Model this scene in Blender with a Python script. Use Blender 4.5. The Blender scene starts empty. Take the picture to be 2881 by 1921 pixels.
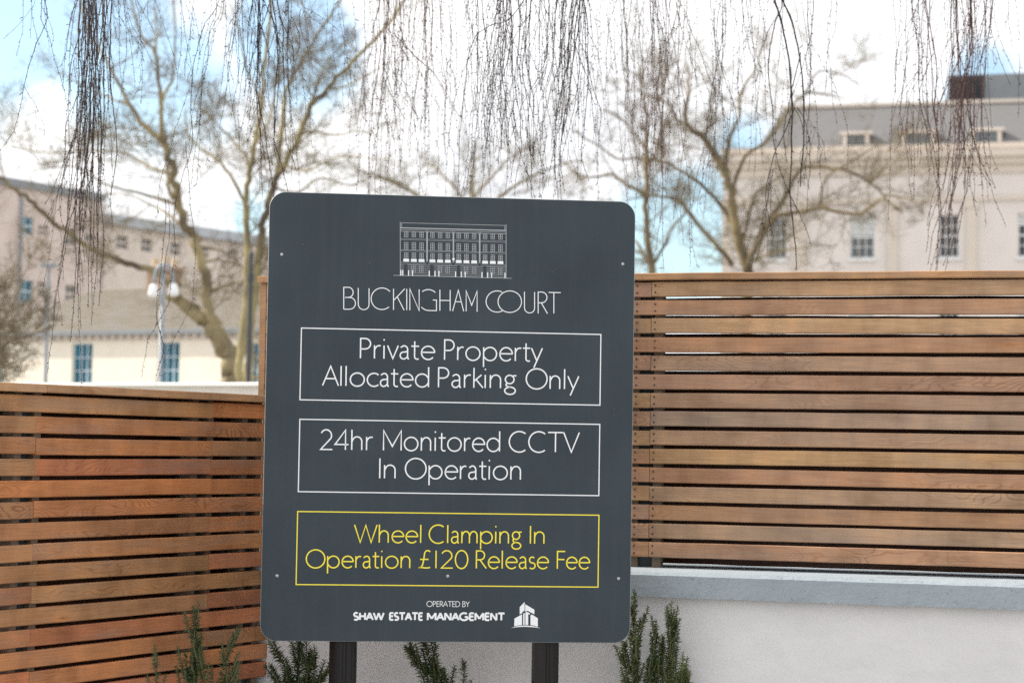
import bpy, math, random
from mathutils import Vector, Matrix

# ---------------------------------------------------------------- camera, world, sun
sc = bpy.context.scene
COL = sc.collection
F = 5600.0                      # focal length in photo pixels (2881 x 1921)
CX, CY = 1440.5, 960.5
EYE = Vector((0, 0, 1.6))
PITCH = math.atan(295.5 / F)
ROLL = math.radians(0.905)
cam = bpy.data.cameras.new("camera")
cam_o = bpy.data.objects.new("camera", cam)
COL.objects.link(cam_o)
CM = Matrix.Rotation(math.radians(90) + PITCH, 3, 'X') @ Matrix.Rotation(ROLL, 3, 'Z')
cam_o.matrix_world = Matrix.Translation(EYE) @ CM.to_4x4()
cam.sensor_width = 36.0
cam.lens = F / 2881.0 * 36.0
cam.clip_start = 0.05
cam.clip_end = 5000
cam.dof.use_dof = True
cam.dof.focus_distance = 5.62
cam.dof.aperture_fstop = 4.6
cam.dof.aperture_blades = 9
sc.camera = cam_o
sc.view_settings.view_transform = 'Standard'
sc.view_settings.look = 'None'
sc.view_settings.gamma = 1.0
sc.view_settings.exposure = 0.42
sc.cycles.use_denoising = False
sc.cycles.max_bounces = 6
sc.cycles.sample_clamp_indirect = 8.0


def ray(px, py):
    d = CM @ Vector(((px - CX) / F, -(py - CY) / F, -1.0))
    return d


def at(px, py, Y):
    d = ray(px, py)
    return EYE + d * (Y / d.y)


def vp_dir(px, py):
    d = ray(px, py)
    return Vector((d.x, d.y, 0)).normalized()


SUN_E = math.radians(38)
SUN_H = Vector((-0.97, 0.245, 0)).normalized()
SUN = Vector((SUN_H.x * math.cos(SUN_E), SUN_H.y * math.cos(SUN_E), math.sin(SUN_E)))
sun = bpy.data.lights.new("sun", 'SUN')
sun.energy = 5.0
sun.angle = math.radians(0.55)
sun.color = (1.0, 0.93, 0.82)
sun_o = bpy.data.objects.new("sun", sun)
COL.objects.link(sun_o)
sun_o.rotation_euler = SUN.to_track_quat('Z', 'Y').to_euler()
sun_o.location = (-20, 3, 30)

W = bpy.data.worlds.new("World")
sc.world = W
W.use_nodes = True
wn, wl = W.node_tree.nodes, W.node_tree.links
wn.clear()


def N(nodes, t, **kw):
    n = nodes.new(t)
    for k, v in kw.items():
        setattr(n, k, v)
    return n


def wmath(op, a, b=None, clamp=False):
    n = N(wn, 'ShaderNodeMath', operation=op, use_clamp=clamp)
    for i, v in enumerate((a, b)):
        if v is None:
            continue
        if isinstance(v, (int, float)):
            n.inputs[i].default_value = v
        else:
            wl.new(v, n.inputs[i])
    return n.outputs[0]


sky = N(wn, 'ShaderNodeTexSky', sky_type='NISHITA', sun_disc=False)
sky.sun_elevation = SUN_E
sky.sun_rotation = math.atan2(SUN.x, SUN.y)
sky.air_density = 1.0
sky.dust_density = 1.2
tc = N(wn, 'ShaderNodeTexCoord')
nz = N(wn, 'ShaderNodeTexNoise')
nz.inputs['Scale'].default_value = 7.0
nz.inputs['Detail'].default_value = 6.0
nz.inputs['Roughness'].default_value = 0.55
wl.new(tc.outputs['Generated'], nz.inputs['Vector'])
nz2 = N(wn, 'ShaderNodeTexNoise')
nz2.inputs['Scale'].default_value = 2.2
nz2.inputs['Detail'].default_value = 3.0
wl.new(tc.outputs['Generated'], nz2.inputs['Vector'])
# openings of blue sky between the clouds: direction, angular half width (deg), depth
holes = [((-20, 40), 4.6, 1.0), ((330, 150), 3.7, 1.0), ((800, 60), 2.6, .8), ((560, 210), 2.0, .6), ((1880, 690), 2.6, .9),
         ((2740, 230), 1.7, .62), ((2060, 420), 1.2, .4), ((690, 620), 1.3, .7), ((-900, 300), 6, .9),
         ((3400, 100), 4, .7), ((1600, 440), 1.2, .35)]
acc = None
for (hp, wdt, dep) in holes:
    d = ray(*hp).normalized()
    vm = N(wn, 'ShaderNodeVectorMath', operation='DISTANCE')
    wl.new(tc.outputs['Generated'], vm.inputs[0])
    vm.inputs[1].default_value = d
    r = math.radians(wdt)
    q = wmath('DIVIDE', vm.outputs['Value'], r)
    q = wmath('SUBTRACT', 1.35, q)
    q = wmath('MULTIPLY', q, dep)
    q = wmath('MAXIMUM', q, 0.0)
    q = wmath('MINIMUM', q, 1.0)
    acc = q if acc is None else wmath('MAXIMUM', acc, q)
n1 = wmath('SUBTRACT', nz.outputs['Fac'], 0.5)
n1 = wmath('MULTIPLY', n1, 2.4)
n2 = wmath('SUBTRACT', nz2.outputs['Fac'], 0.5)
n2 = wmath('MULTIPLY', n2, 0.8)
dens = wmath('SUBTRACT', 0.98, acc)
dens = wmath('ADD', dens, n1)
dens = wmath('ADD', dens, n2)
mr = N(wn, 'ShaderNodeMapRange', interpolation_type='SMOOTHSTEP')
wl.new(dens, mr.inputs['Value'])
mr.inputs['From Min'].default_value = 0.22
mr.inputs['From Max'].default_value = 0.62
mr.inputs['To Min'].default_value = 0.17
mr.inputs['To Max'].default_value = 1.0
# cloud brightness varies softly: bright tops, greyer bellies
cr = N(wn, 'ShaderNodeValToRGB')
cr.color_ramp.elements[0].position = 0.32
cr.color_ramp.elements[0].color = (8.3, 8.5, 8.9, 1)
cr.color_ramp.elements[1].position = 0.62
cr.color_ramp.elements[1].color = (10.6, 10.5, 10.3, 1)
nz3 = N(wn, 'ShaderNodeTexNoise')
nz3.inputs['Scale'].default_value = 5.0
nz3.inputs['Detail'].default_value = 4.0
mp3 = N(wn, 'ShaderNodeMapping')
mp3.inputs['Location'].default_value = (3.1, 1.7, 5.2)
wl.new(tc.outputs['Generated'], mp3.inputs['Vector'])
wl.new(mp3.outputs[0], nz3.inputs['Vector'])
wl.new(nz3.outputs['Fac'], cr.inputs['Fac'])
skyb = N(wn, 'ShaderNodeMixRGB', blend_type='MULTIPLY')
skyb.inputs[0].default_value = 1.0
skyb.inputs[2].default_value = (1.42, 1.68, 1.72, 1)
wl.new(sky.outputs[0], skyb.inputs[1])
mx = N(wn, 'ShaderNodeMixRGB')
wl.new(mr.outputs[0], mx.inputs[0])
wl.new(skyb.outputs[0], mx.inputs[1])
wl.new(cr.outputs[0], mx.inputs[2])
bg = N(wn, 'ShaderNodeBackground')
bg.inputs['Strength'].default_value = 0.1
wo = N(wn, 'ShaderNodeOutputWorld')
wl.new(mx.outputs[0], bg.inputs['Color'])
wl.new(bg.outputs[0], wo.inputs['Surface'])


# ---------------------------------------------------------------- materials
def mat_new(name):
    m = bpy.data.materials.new(name)
    m.use_nodes = True
    b = m.node_tree.nodes['Principled BSDF']
    return m, m.node_tree.nodes, m.node_tree.links, b


def simple(name, col, rough=0.6, spec=0.4, vary=0.0, vscale=20.0, bump=0.0, bscale=60.0, col2=None, metal=0.0,
           stretch=(1, 1, 1), bdist=0.004):
    m, n, l, b = mat_new(name)
    b.inputs['Base Color'].default_value = (*col, 1)
    b.inputs['Roughness'].default_value = rough
    b.inputs['Specular IOR Level'].default_value = spec
    b.inputs['Metallic'].default_value = metal
    t = N(n, 'ShaderNodeTexCoord')
    mp = N(n, 'ShaderNodeMapping')
    mp.inputs['Scale'].default_value = stretch
    l.new(t.outputs['Object'], mp.inputs['Vector'])
    if vary > 0 or col2:
        z = N(n, 'ShaderNodeTexNoise')
        z.inputs['Scale'].default_value = vscale
        z.inputs['Detail'].default_value = 6
        l.new(mp.outputs[0], z.inputs['Vector'])
        r = N(n, 'ShaderNodeValToRGB')
        c2 = col2 or tuple(c * (1 - vary) for c in col)
        r.color_ramp.elements[0].position = 0.34
        r.color_ramp.elements[1].position = 0.66
        r.color_ramp.elements[0].color = (*c2, 1)
        r.color_ramp.elements[1].color = (*col, 1)
        l.new(z.outputs['Fac'], r.inputs['Fac'])
        l.new(r.outputs[0], b.inputs['Base Color'])
    if bump > 0:
        z2 = N(n, 'ShaderNodeTexNoise')
        z2.inputs['Scale'].default_value = bscale
        z2.inputs['Detail'].default_value = 5
        l.new(mp.outputs[0], z2.inputs['Vector'])
        bp = N(n, 'ShaderNodeBump')
        bp.inputs['Strength'].default_value = bump
        bp.inputs['Distance'].default_value = bdist
        l.new(z2.outputs['Fac'], bp.inputs['Height'])
        l.new(bp.outputs[0], b.inputs['Normal'])
    return m


def wood(name, tints, grain_dark, rough=0.62):
    """cedar board; every board gets its own grain and tint from its own object"""
    m, n, l, b = mat_new(name)
    t = N(n, 'ShaderNodeTexCoord')
    oi = N(n, 'ShaderNodeObjectInfo')
    rnd = N(n, 'ShaderNodeMath', operation='MULTIPLY')
    rnd.inputs[1].default_value = 37.0
    l.new(oi.outputs['Random'], rnd.inputs[0])
    cmb = N(n, 'ShaderNodeCombineXYZ')
    l.new(rnd.outputs[0], cmb.inputs[0])
    l.new(rnd.outputs[0], cmb.inputs[2])
    add = N(n, 'ShaderNodeVectorMath', operation='ADD')
    l.new(t.outputs['Object'], add.inputs[0])
    l.new(cmb.outputs[0], add.inputs[1])

    def mapped(s):
        mp = N(n, 'ShaderNodeMapping')
        mp.inputs['Scale'].default_value = s
        l.new(add.outputs[0], mp.inputs['Vector'])
        return mp.outputs[0]

    def noise(s, scale=1.0, det=4, rgh=.55, dist=0.0):
        z = N(n, 'ShaderNodeTexNoise')
        z.inputs['Scale'].default_value = scale
        z.inputs['Detail'].default_value = det
        z.inputs['Roughness'].default_value = rgh
        z.inputs['Distortion'].default_value = dist
        l.new(mapped(s), z.inputs['Vector'])
        return z.outputs['Fac']

    def ramp(fac, els):
        r = N(n, 'ShaderNodeValToRGB')
        e = r.color_ramp.elements
        while len(e) < len(els):
            e.new(0.5)
        for i, (p, c) in enumerate(els):
            e[i].position = p
            e[i].color = (*c, 1) if len(c) == 3 else c
        l.new(fac, r.inputs['Fac'])
        return r.outputs[0]

    def mix(bt, fac, a, c):
        x = N(n, 'ShaderNodeMixRGB', blend_type=bt)
        for i, v in ((0, fac), (1, a), (2, c)):
            if isinstance(v, (int, float)):
                x.inputs[i].default_value = v
            elif isinstance(v, tuple):
                x.inputs[i].default_value = (*v, 1)
            else:
                l.new(v, x.inputs[i])
        return x.outputs[0]

    # tint of the board
    k = len(tints)
    tint = ramp(oi.outputs['Random'], [(i / max(1, k - 1), c) for i, c in enumerate(tints)])
    # broad blotches along the board
    bl = noise((3.2, 1, 9), 1.0, 3, .6)
    bl2 = noise((1.1, 1, 3), 1.0, 2, .5)
    col = mix('MULTIPLY', 1.0, tint, ramp(bl, [(0.3, (.70, .66, .63)), (0.52, (1, 1, 1)), (0.72, (1.2, 1.13, 1.02))]))
    col = mix('MIX', ramp(bl2, [(.46, (0, 0, 0)), (.75, (.5, .5, .5))]), col, tuple(c * .9 for c in tints[0]))
    chat = noise((11, 1, 2.5), 1.0, 3, .6)
    col = mix('MULTIPLY', .8, col, ramp(chat, [(.34, (.80, .77, .74)), (.52, (1, 1, 1)), (.68, (1.18, 1.12, 1.04))]))
    # growth rings: a distance field warped along the board
    warp = noise((2.6, 2, 9), 1.0, 2, .45)
    sep = N(n, 'ShaderNodeSeparateXYZ')
    l.new(add.outputs[0], sep.inputs[0])
    zz = N(n, 'ShaderNodeMath', operation='MULTIPLY')
    l.new(sep.outputs[2], zz.inputs[0])
    zz.inputs[1].default_value = 62.0
    ww = N(n, 'ShaderNodeMath', operation='MULTIPLY_ADD')
    l.new(warp, ww.inputs[0])
    ww.inputs[1].default_value = 34.0
    l.new(zz.outputs[0], ww.inputs[2])
    fr = N(n, 'ShaderNodeMath', operation='PINGPONG')
    l.new(ww.outputs[0], fr.inputs[0])
    fr.inputs[1].default_value = 0.5
    ring_amt = ramp(noise((1.6, 1, 4), 1.0, 1, .5), [(.47, (.04, .04, .04)), (.65, (.72, .72, .72))])
    ring = ramp(fr.outputs[0], [(0.0, grain_dark), (0.20, (1, 1, 1)), (1, (1.04, 1.03, 1.0))])
    col = mix('MULTIPLY', ring_amt, col, ring)
    # fine fibre streaks
    fib = noise((7, 30, 260), 1.0, 3, .6)
    col = mix('MULTIPLY', .55, col, ramp(fib, [(.35, (.72, .68, .66)), (.6, (1.08, 1.07, 1.05))]))
    # silvered weathering
    wth = noise((1.7, 1, 14), 1.0, 4, .6)
    col = mix('MIX', ramp(wth, [(.50, (0, 0, 0)), (.74, (.45, .45, .45))]), col, (.27, .215, .185))
    # knots
    vo = N(n, 'ShaderNodeTexVoronoi')
    vo.inputs['Scale'].default_value = 1.0
    l.new(mapped((2.1, 0.01, 8.5)), vo.inputs['Vector'])
    kn = ramp(vo.outputs['Distance'], [(0.0, (.13, .08, .06)), (.022, (.2, .12, .08)), (.034, (.92, .82, .70)), (.075, (1.12, 1.04, .93)), (.12, (1, 1, 1))])
    col = mix('MULTIPLY', 1.0, col, kn)
    l.new(col, b.inputs['Base Color'])
    b.inputs['Roughness'].default_value = rough
    b.inputs['Specular IOR Level'].default_value = .28
    bp = N(n, 'ShaderNodeBump')
    bp.inputs['Strength'].default_value = .35
    bp.inputs['Distance'].default_value = .002
    l.new(fib, bp.inputs['Height'])
    l.new(bp.outputs[0], b.inputs['Normal'])
    return m


def leafy(name, c1, c2, rough=.5, scale=9.0):
    m = simple(name, c1, rough, .4, col2=c2, vscale=scale)
    return m


M = {}
M['cedar_orange'] = wood('cedar_orange', [(.44, .19, .088), (.56, .225, .085), (.34, .185, .10), (.54, .295, .12), (.43, .145, .072), (.39, .215, .11), (.52, .215, .09), (.46, .18, .09)], (.42, .30, .22))
M['cedar_grey'] = wood('cedar_grey', [(.47, .285, .17), (.385, .275, .205), (.55, .35, .195), (.47, .26, .155), (.395, .27, .19), (.50, .315, .165), (.43, .245, .14), (.41, .255, .19)], (.62, .48, .38))
M['cedar_rail'] = wood('cedar_rail', [(.47, .275, .15), (.42, .255, .14), (.50, .30, .165)], (.7, .6, .5))
M['cedar_shaded'] = wood('cedar_shaded', [(.095, .042, .027), (.075, .036, .024)], (.6, .5, .45))  # back slats: shade inside the gaps is darkened into the wood colour
M['batten'] = simple('batten_wood', (.24, .18, .13), .7, vary=.3, vscale=30)
M['steel_post'] = simple('steel_post', (.06, .075, .085), .45)
M['nail'] = simple('nail_head', (.07, .05, .045), .5, vary=.4)
M['ground'] = simple('ground_paving', (.34, .33, .31), .85, vary=.3, vscale=3, bump=.3, bscale=30)


def panel_mat():
    m, n, l, b = mat_new('sign_panel')
    t = N(n, 'ShaderNodeTexCoord')
    z = N(n, 'ShaderNodeTexNoise')
    z.inputs['Scale'].default_value = 4.5
    z.inputs['Detail'].default_value = 7
    l.new(t.outputs['Object'], z.inputs['Vector'])
    r = N(n, 'ShaderNodeValToRGB')
    r.color_ramp.elements[0].position, r.color_ramp.elements[1].position = .3, .7
    r.color_ramp.elements[0].color = (.0255, .0385, .0515, 1)
    r.color_ramp.elements[1].color = (.0375, .0535, .0675, 1)
    l.new(z.outputs['Fac'], r.inputs['Fac'])
    # fine dust specks
    d = N(n, 'ShaderNodeTexNoise')
    d.inputs['Scale'].default_value = 240
    d.inputs['Detail'].default_value = 2
    l.new(t.outputs['Object'], d.inputs['Vector'])
    dr = N(n, 'ShaderNodeValToRGB')
    dr.color_ramp.elements[0].position, dr.color_ramp.elements[1].position = .70, .82
    dr.color_ramp.elements[1].color = (.45, .45, .45, 1)
    l.new(d.outputs['Fac'], dr.inputs['Fac'])
    mx = N(n, 'ShaderNodeMixRGB')
    l.new(dr.outputs[0], mx.inputs[0])
    sk = N(n, 'ShaderNodeTexNoise')
    sk.inputs['Scale'].default_value = 1.0
    sk.inputs['Detail'].default_value = 5
    sk.inputs['Roughness'].default_value = .7
    smp = N(n, 'ShaderNodeMapping')
    smp.inputs['Scale'].default_value = (34, 1, 1.6)
    l.new(t.outputs['Object'], smp.inputs['Vector'])
    l.new(smp.outputs[0], sk.inputs['Vector'])
    skr = N(n, 'ShaderNodeValToRGB')
    skr.color_ramp.elements[0].position, skr.color_ramp.elements[1].position = .48, .78
    skr.color_ramp.elements[1].color = (.07, .07, .07, 1)
    l.new(sk.outputs['Fac'], skr.inputs['Fac'])
    skm = N(n, 'ShaderNodeMixRGB')
    l.new(skr.outputs[0], skm.inputs[0])
    l.new(r.outputs[0], skm.inputs[1])
    skm.inputs[2].default_value = (.15, .17, .175, 1)
    l.new(skm.outputs[0], mx.inputs[1])
    mx.inputs[2].default_value = (.17, .18, .18, 1)
    l.new(mx.outputs[0], b.inputs['Base Color'])
    sm = N(n, 'ShaderNodeTexNoise')
    sm.inputs['Scale'].default_value = 6
    sm.inputs['Detail'].default_value = 6
    mp = N(n, 'ShaderNodeMapping')
    mp.inputs['Scale'].default_value = (3, 1, .7)
    l.new(t.outputs['Object'], mp.inputs['Vector'])
    l.new(mp.outputs[0], sm.inputs['Vector'])
    rr = N(n, 'ShaderNodeMapRange')
    rr.inputs['To Min'].default_value, rr.inputs['To Max'].default_value = .36, .56
    l.new(sm.outputs['Fac'], rr.inputs['Value'])
    l.new(rr.outputs[0], b.inputs['Roughness'])
    b.inputs['Specular IOR Level'].default_value = .33
    return m


M['panel'] = panel_mat()
M['edge'] = simple('panel_edge', (.30, .32, .33), .45)
M['white_vinyl'] = simple('white_vinyl', (.88, .91, .95), .45, vary=.05, vscale=14)
M['grey_vinyl'] = simple('grey_vinyl', (.36, .41, .44), .45)
M['faint_vinyl'] = simple('faint_vinyl', (.40, .42, .45), .45)
M['yellow_vinyl'] = simple('yellow_vinyl', (.95, .82, .075), .45, vary=.06, vscale=14)
M['chrome'] = simple('screw_metal', (.42, .43, .44), .22, metal=1.0)
M['post_black'] = simple('post_black', (.012, .0115, .0125), .42, .3, vary=.4, vscale=25, stretch=(1, 1, .1))
M['post_groove'] = simple('post_groove', (.10, .09, .085), .4)


def render_mat(name, c, c2, bs, bstr, bdist, spec=.25, pits=False):
    m, n, l, b = mat_new(name)
    t = N(n, 'ShaderNodeTexCoord')
    z = N(n, 'ShaderNodeTexNoise')
    z.inputs['Scale'].default_value = 2.3
    z.inputs['Detail'].default_value = 7
    z.inputs['Roughness'].default_value = .62
    l.new(t.outputs['Object'], z.inputs['Vector'])
    r = N(n, 'ShaderNodeValToRGB')
    r.color_ramp.elements[0].position, r.color_ramp.elements[1].position = .33, .62
    r.color_ramp.elements[0].color, r.color_ramp.elements[1].color = (*c2, 1), (*c, 1)
    l.new(z.outputs['Fac'], r.inputs['Fac'])
    out = r.outputs[0]
    hz = N(n, 'ShaderNodeTexNoise')
    hz.inputs['Scale'].default_value = bs
    hz.inputs['Detail'].default_value = 8
    hz.inputs['Roughness'].default_value = .65
    l.new(t.outputs['Object'], hz.inputs['Vector'])
    h2 = N(n, 'ShaderNodeTexNoise')
    h2.inputs['Scale'].default_value = bs * .16
    h2.inputs['Detail'].default_value = 3
    l.new(t.outputs['Object'], h2.inputs['Vector'])
    ad = N(n, 'ShaderNodeMath', operation='ADD')
    l.new(hz.outputs['Fac'], ad.inputs[0])
    l.new(h2.outputs['Fac'], ad.inputs[1])
    hh = ad.outputs[0]
    if pits:
        pr = N(n, 'ShaderNodeValToRGB')
        pr.color_ramp.elements[0].position, pr.color_ramp.elements[1].position = .30, .40
        l.new(hz.outputs['Fac'], pr.inputs['Fac'])
        pm = N(n, 'ShaderNodeMath', operation='ADD')
        l.new(pr.outputs[0], pm.inputs[0])
        l.new(hh, pm.inputs[1])
        hh = pm.outputs[0]
        mxp = N(n, 'ShaderNodeMixRGB', blend_type='MULTIPLY')
        pr2 = N(n, 'ShaderNodeValToRGB')
        pr2.color_ramp.elements[0].position, pr2.color_ramp.elements[1].position = .27, .36
        pr2.color_ramp.elements[0].color = (.35, .36, .38, 1)
        l.new(hz.outputs['Fac'], pr2.inputs['Fac'])
        mxp.inputs[0].default_value = 1
        l.new(out, mxp.inputs[1])
        l.new(pr2.outputs[0], mxp.inputs[2])
        out = mxp.outputs[0]
    tr = N(n, 'ShaderNodeTexNoise')
    tr.inputs['Scale'].default_value = 1.0
    tr.inputs['Detail'].default_value = 6
    tr.inputs['Roughness'].default_value = .6
    tmp = N(n, 'ShaderNodeMapping')
    tmp.inputs['Scale'].default_value = (9, 9, 22)
    l.new(t.outputs['Object'], tmp.inputs['Vector'])
    l.new(tmp.outputs[0], tr.inputs['Vector'])
    trr = N(n, 'ShaderNodeValToRGB')
    trr.color_ramp.elements[0].position, trr.color_ramp.elements[1].position = .30, .55
    trr.color_ramp.elements[0].color = (.86, .86, .87, 1)
    l.new(tr.outputs['Fac'], trr.inputs['Fac'])
    trm = N(n, 'ShaderNodeMixRGB', blend_type='MULTIPLY')
    trm.inputs[0].default_value = .35
    l.new(out, trm.inputs[1])
    l.new(trr.outputs[0], trm.inputs[2])
    l.new(trm.outputs[0], b.inputs['Base Color'])
    bp = N(n, 'ShaderNodeBump')
    bp.inputs['Strength'].default_value = bstr
    bp.inputs['Distance'].default_value = bdist
    l.new(hh, bp.inputs['Height'])
    l.new(bp.outputs[0], b.inputs['Normal'])
    b.inputs['Roughness'].default_value = .85
    b.inputs['Specular IOR Level'].default_value = spec
    return m


M['render_white'] = render_mat('white_render', (.735, .73, .745), (.665, .66, .675), 34, .4, .006)
M['coping_blue'] = render_mat('coping_paint', (.335, .385, .425), (.285, .33, .37), 75, .45, .005, pits=True)
M['far_white'] = simple('parapet_white', (.78, .75, .70), .8, vary=.12, vscale=4)
M['far_cap'] = simple('parapet_cap', (.82, .81, .78), .7, vary=.06)
M['cream'] = simple('cream_wall', (.84, .77, .66), .85, vary=.06, vscale=1.5)
M['slate'] = simple('slate_roof', (.165, .162, .165), .8, vary=.25, vscale=9, stretch=(1, 1, 3))
M['moss_roof'] = simple('mossy_tiles', (.225, .205, .185), .85, col2=(.19, .165, .125), vscale=2.6, stretch=(.6, .6, 4))
M['brick'] = simple('pink_brick', (.64, .555, .515), .85, col2=(.53, .45, .41), vscale=1.1, bump=.2)
M['tan_wall'] = simple('tan_wall', (.66, .59, .53), .85, vary=.12, vscale=1.2)
M['lead'] = simple('grey_roof_sheet', (.24, .26, .28), .6, vary=.12, vscale=2)
M['stucco'] = simple('stucco', (.74, .685, .655), .85, vary=.07, vscale=.8)
M['stucco_light'] = simple('stucco_light', (.67, .60, .53), .85, vary=.05, vscale=.8)
M['glass_teal'] = simple('teal_glass', (.02, .17, .26), .12, .25, col2=(.012, .10, .16), vscale=1.4)
M['glass_grey'] = simple('grey_glass', (.11, .135, .15), .08, .6, vary=.5, vscale=1.3)
M['glass_dark'] = simple('dark_glass', (.03, .035, .04), .07, .6, vary=.4, vscale=1.3)
M['blind'] = simple('window_blind', (.62, .63, .63), .7)
M['frame_white'] = simple('frame_white', (.74, .75, .75), .5)
M['frame_blue'] = simple('frame_pale_blue', (.52, .62, .68), .5)
M['plant_box'] = simple('dark_plant_cladding', (.035, .042, .055), .55, vary=.3, vscale=1.5)
M['orange_brick'] = simple('orange_brick', (.40, .27, .20), .85, vary=.3, vscale=4)
M['pot'] = simple('chimney_pot', (.62, .50, .36), .8, vary=.2)
M['galv'] = simple('galvanised_pole', (.27, .31, .35), .45, .5, vary=.12)
M['dark_pole'] = simple('dark_pole', (.05, .055, .065), .45)
M['lamp_white'] = simple('lamp_shade_white', (.82, .83, .84), .4)
M['bark'] = simple('pale_bark', (.36, .30, .17), .9, col2=(.11, .088, .062), vscale=1.6, bump=.5, bscale=12, bdist=.03)
M['bark_lichen'] = simple('lichen_bark', (.42, .36, .18), .9, col2=(.10, .08, .055), vscale=1.3)
M['bark_brown'] = simple('brown_bark', (.26, .205, .11), .9, col2=(.085, .066, .045), vscale=1.2)
M['far_twig'] = simple('far_twig', (.15, .118, .092), .9, col2=(.23, .19, .105), vscale=.7)
M['birch_dark'] = simple('birch_twig_dark', (.020, .014, .015), .6, .2, col2=(.04, .024, .022), vscale=6)
M['birch_red'] = simple('birch_twig_red', (.10, .045, .036), .55, .25, col2=(.045, .026, .025), vscale=4)
M['birch_bark'] = simple('birch_bark', (.62, .60, .56), .8, col2=(.12, .10, .09), vscale=5, stretch=(1, 1, 4))
M['yew'] = leafy('yew_needle', (.042, .078, .022), (.024, .046, .017))
M['yew_bright'] = leafy('yew_needle_bright', (.085, .125, .032), (.040, .068, .024))
M['yew_stem'] = simple('yew_stem', (.12, .10, .045), .7, col2=(.09, .10, .04))


# ---------------------------------------------------------------- mesh helpers
class MB:
    def __init__(s):
        s.v, s.f, s.m = [], [], []

    def quad(s, a, b, c, d, mi=0):
        i = len(s.v)
        s.v += [tuple(a), tuple(b), tuple(c), tuple(d)]
        s.f.append((i, i + 1, i + 2, i + 3))
        s.m.append(mi)

    def poly(s, pts, mi=0):
        i = len(s.v)
        s.v += [tuple(p) for p in pts]
        s.f.append(tuple(range(i, i + len(pts))))
        s.m.append(mi)

    def box(s, x0, x1, y0, y1, z0, z1, mi=0):
        i = len(s.v)
        s.v += [(x0, y0, z0), (x1, y0, z0), (x1, y1, z0), (x0, y1, z0),
                (x0, y0, z1), (x1, y0, z1), (x1, y1, z1), (x0, y1, z1)]
        for q in ((0, 3, 2, 1), (4, 5, 6, 7), (0, 1, 5, 4), (1, 2, 6, 5), (2, 3, 7, 6), (3, 0, 4, 7)):
            s.f.append(tuple(i + k for k in q))
            s.m.append(mi)

    def tube(s, pts, rad, sides=6, mi=0, cap=True):
        n = len(pts)
        ax = (pts[-1] - pts[0])
        if ax.length < 1e-9:
            return
        ax.normalize()
        ref = Vector((0, 0, 1)) if abs(ax.z) < .8 else Vector((1, 0, 0))
        base = len(s.v)
        cs = [(math.cos(2 * math.pi * k / sides), math.sin(2 * math.pi * k / sides)) for k in range(sides)]
        for i in range(n):
            t = pts[min(i + 1, n - 1)] - pts[max(i - 1, 0)]
            if t.length < 1e-9:
                t = ax
            u = t.cross(ref)
            if u.length < 1e-6:
                u = t.cross(Vector((0, 1, 0)))
            u.normalize()
            w = u.cross(t).normalized()
            r = rad[i]
            p = pts[i]
            for (c, q) in cs:
                s.v.append((p.x + (u.x * c + w.x * q) * r, p.y + (u.y * c + w.y * q) * r, p.z + (u.z * c + w.z * q) * r))
        for i in range(n - 1):
            a = base + i * sides
            for k in range(sides):
                k2 = (k + 1) % sides
                s.f.append((a + k, a + k2, a + sides + k2, a + sides + k))
                s.m.append(mi)
        if cap:
            s.f.append(tuple(base + k for k in reversed(range(sides))))
            s.m.append(mi)
            s.f.append(tuple(base + (n - 1) * sides + k for k in range(sides)))
            s.m.append(mi)

    def build(s, name, mats, parent=None, loc=(0, 0, 0), rotz=0, smooth=False, bevel=0):
        me = bpy.data.meshes.new(name)
        me.from_pydata(s.v, [], s.f)
        if not isinstance(mats, (list, tuple)):
            mats = [mats]
        for mm in mats:
            me.materials.append(mm)
        if len(mats) > 1:
            me.polygons.foreach_set('material_index', s.m)
        if smooth:
            me.polygons.foreach_set('use_smooth', [True] * len(me.polygons))
        me.update()
        o = bpy.data.objects.new(name, me)
        COL.objects.link(o)
        if parent:
            o.parent = parent
        o.location = loc
        o.rotation_euler = (0, 0, rotz)
        if bevel:
            bv = o.modifiers.new('bevel', 'BEVEL')
            bv.width = bevel
            bv.segments = 2
            bv.limit_method = 'ANGLE'
        return o


def thing(name, label, cat, loc=(0, 0, 0), rotz=0, group=None):
    o = bpy.data.objects.new(name, None)
    COL.objects.link(o)
    o.location = loc
    o.rotation_euler = (0, 0, rotz)
    o.empty_display_size = .2
    o['label'] = label
    o['category'] = cat
    o['kind'] = 'thing'
    if group:
        o['group'] = group
    return o


def tag(o, label, cat, group=None):
    o['label'] = label
    o['category'] = cat
    if group:
        o['group'] = group
    return o


class Plane:
    """upright plane: local x along it, local y away from the viewer, z up"""
    def __init__(s, px, py, Y, d):
        p = at(px, py, Y)
        s.o = Vector((p.x, p.y, 0))
        s.d = Vector((d.x, d.y, 0)).normalized()
        if s.d.x < 0:
            s.d = -s.d
        s.n = Vector((-s.d.y, s.d.x, 0))
        s.rot = math.atan2(s.d.y, s.d.x)

    def loc(s, px, py, off=0.0):
        """photo pixel -> (u, z) where its sight line meets the plane moved back by off"""
        r = ray(px, py)
        o = s.o + s.n * off
        k = (o - EYE).dot(s.n) / r.dot(s.n)
        P = EYE + r * k
        return (P - s.o).dot(s.d), P.z

    def w(s, u, y, z):
        return s.o + s.d * u + s.n * y + Vector((0, 0, z))


def hz(x):      # photo row of the horizon
    return 1256 + .0158 * (x - 1440)


# ---------------------------------------------------------------- ground
g = MB()
g.quad((-900, -300, 0), (900, -300, 0), (900, 1500, 0), (-900, 1500, 0))
go = g.build('ground', M['ground'])
go['kind'] = 'structure'

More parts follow.
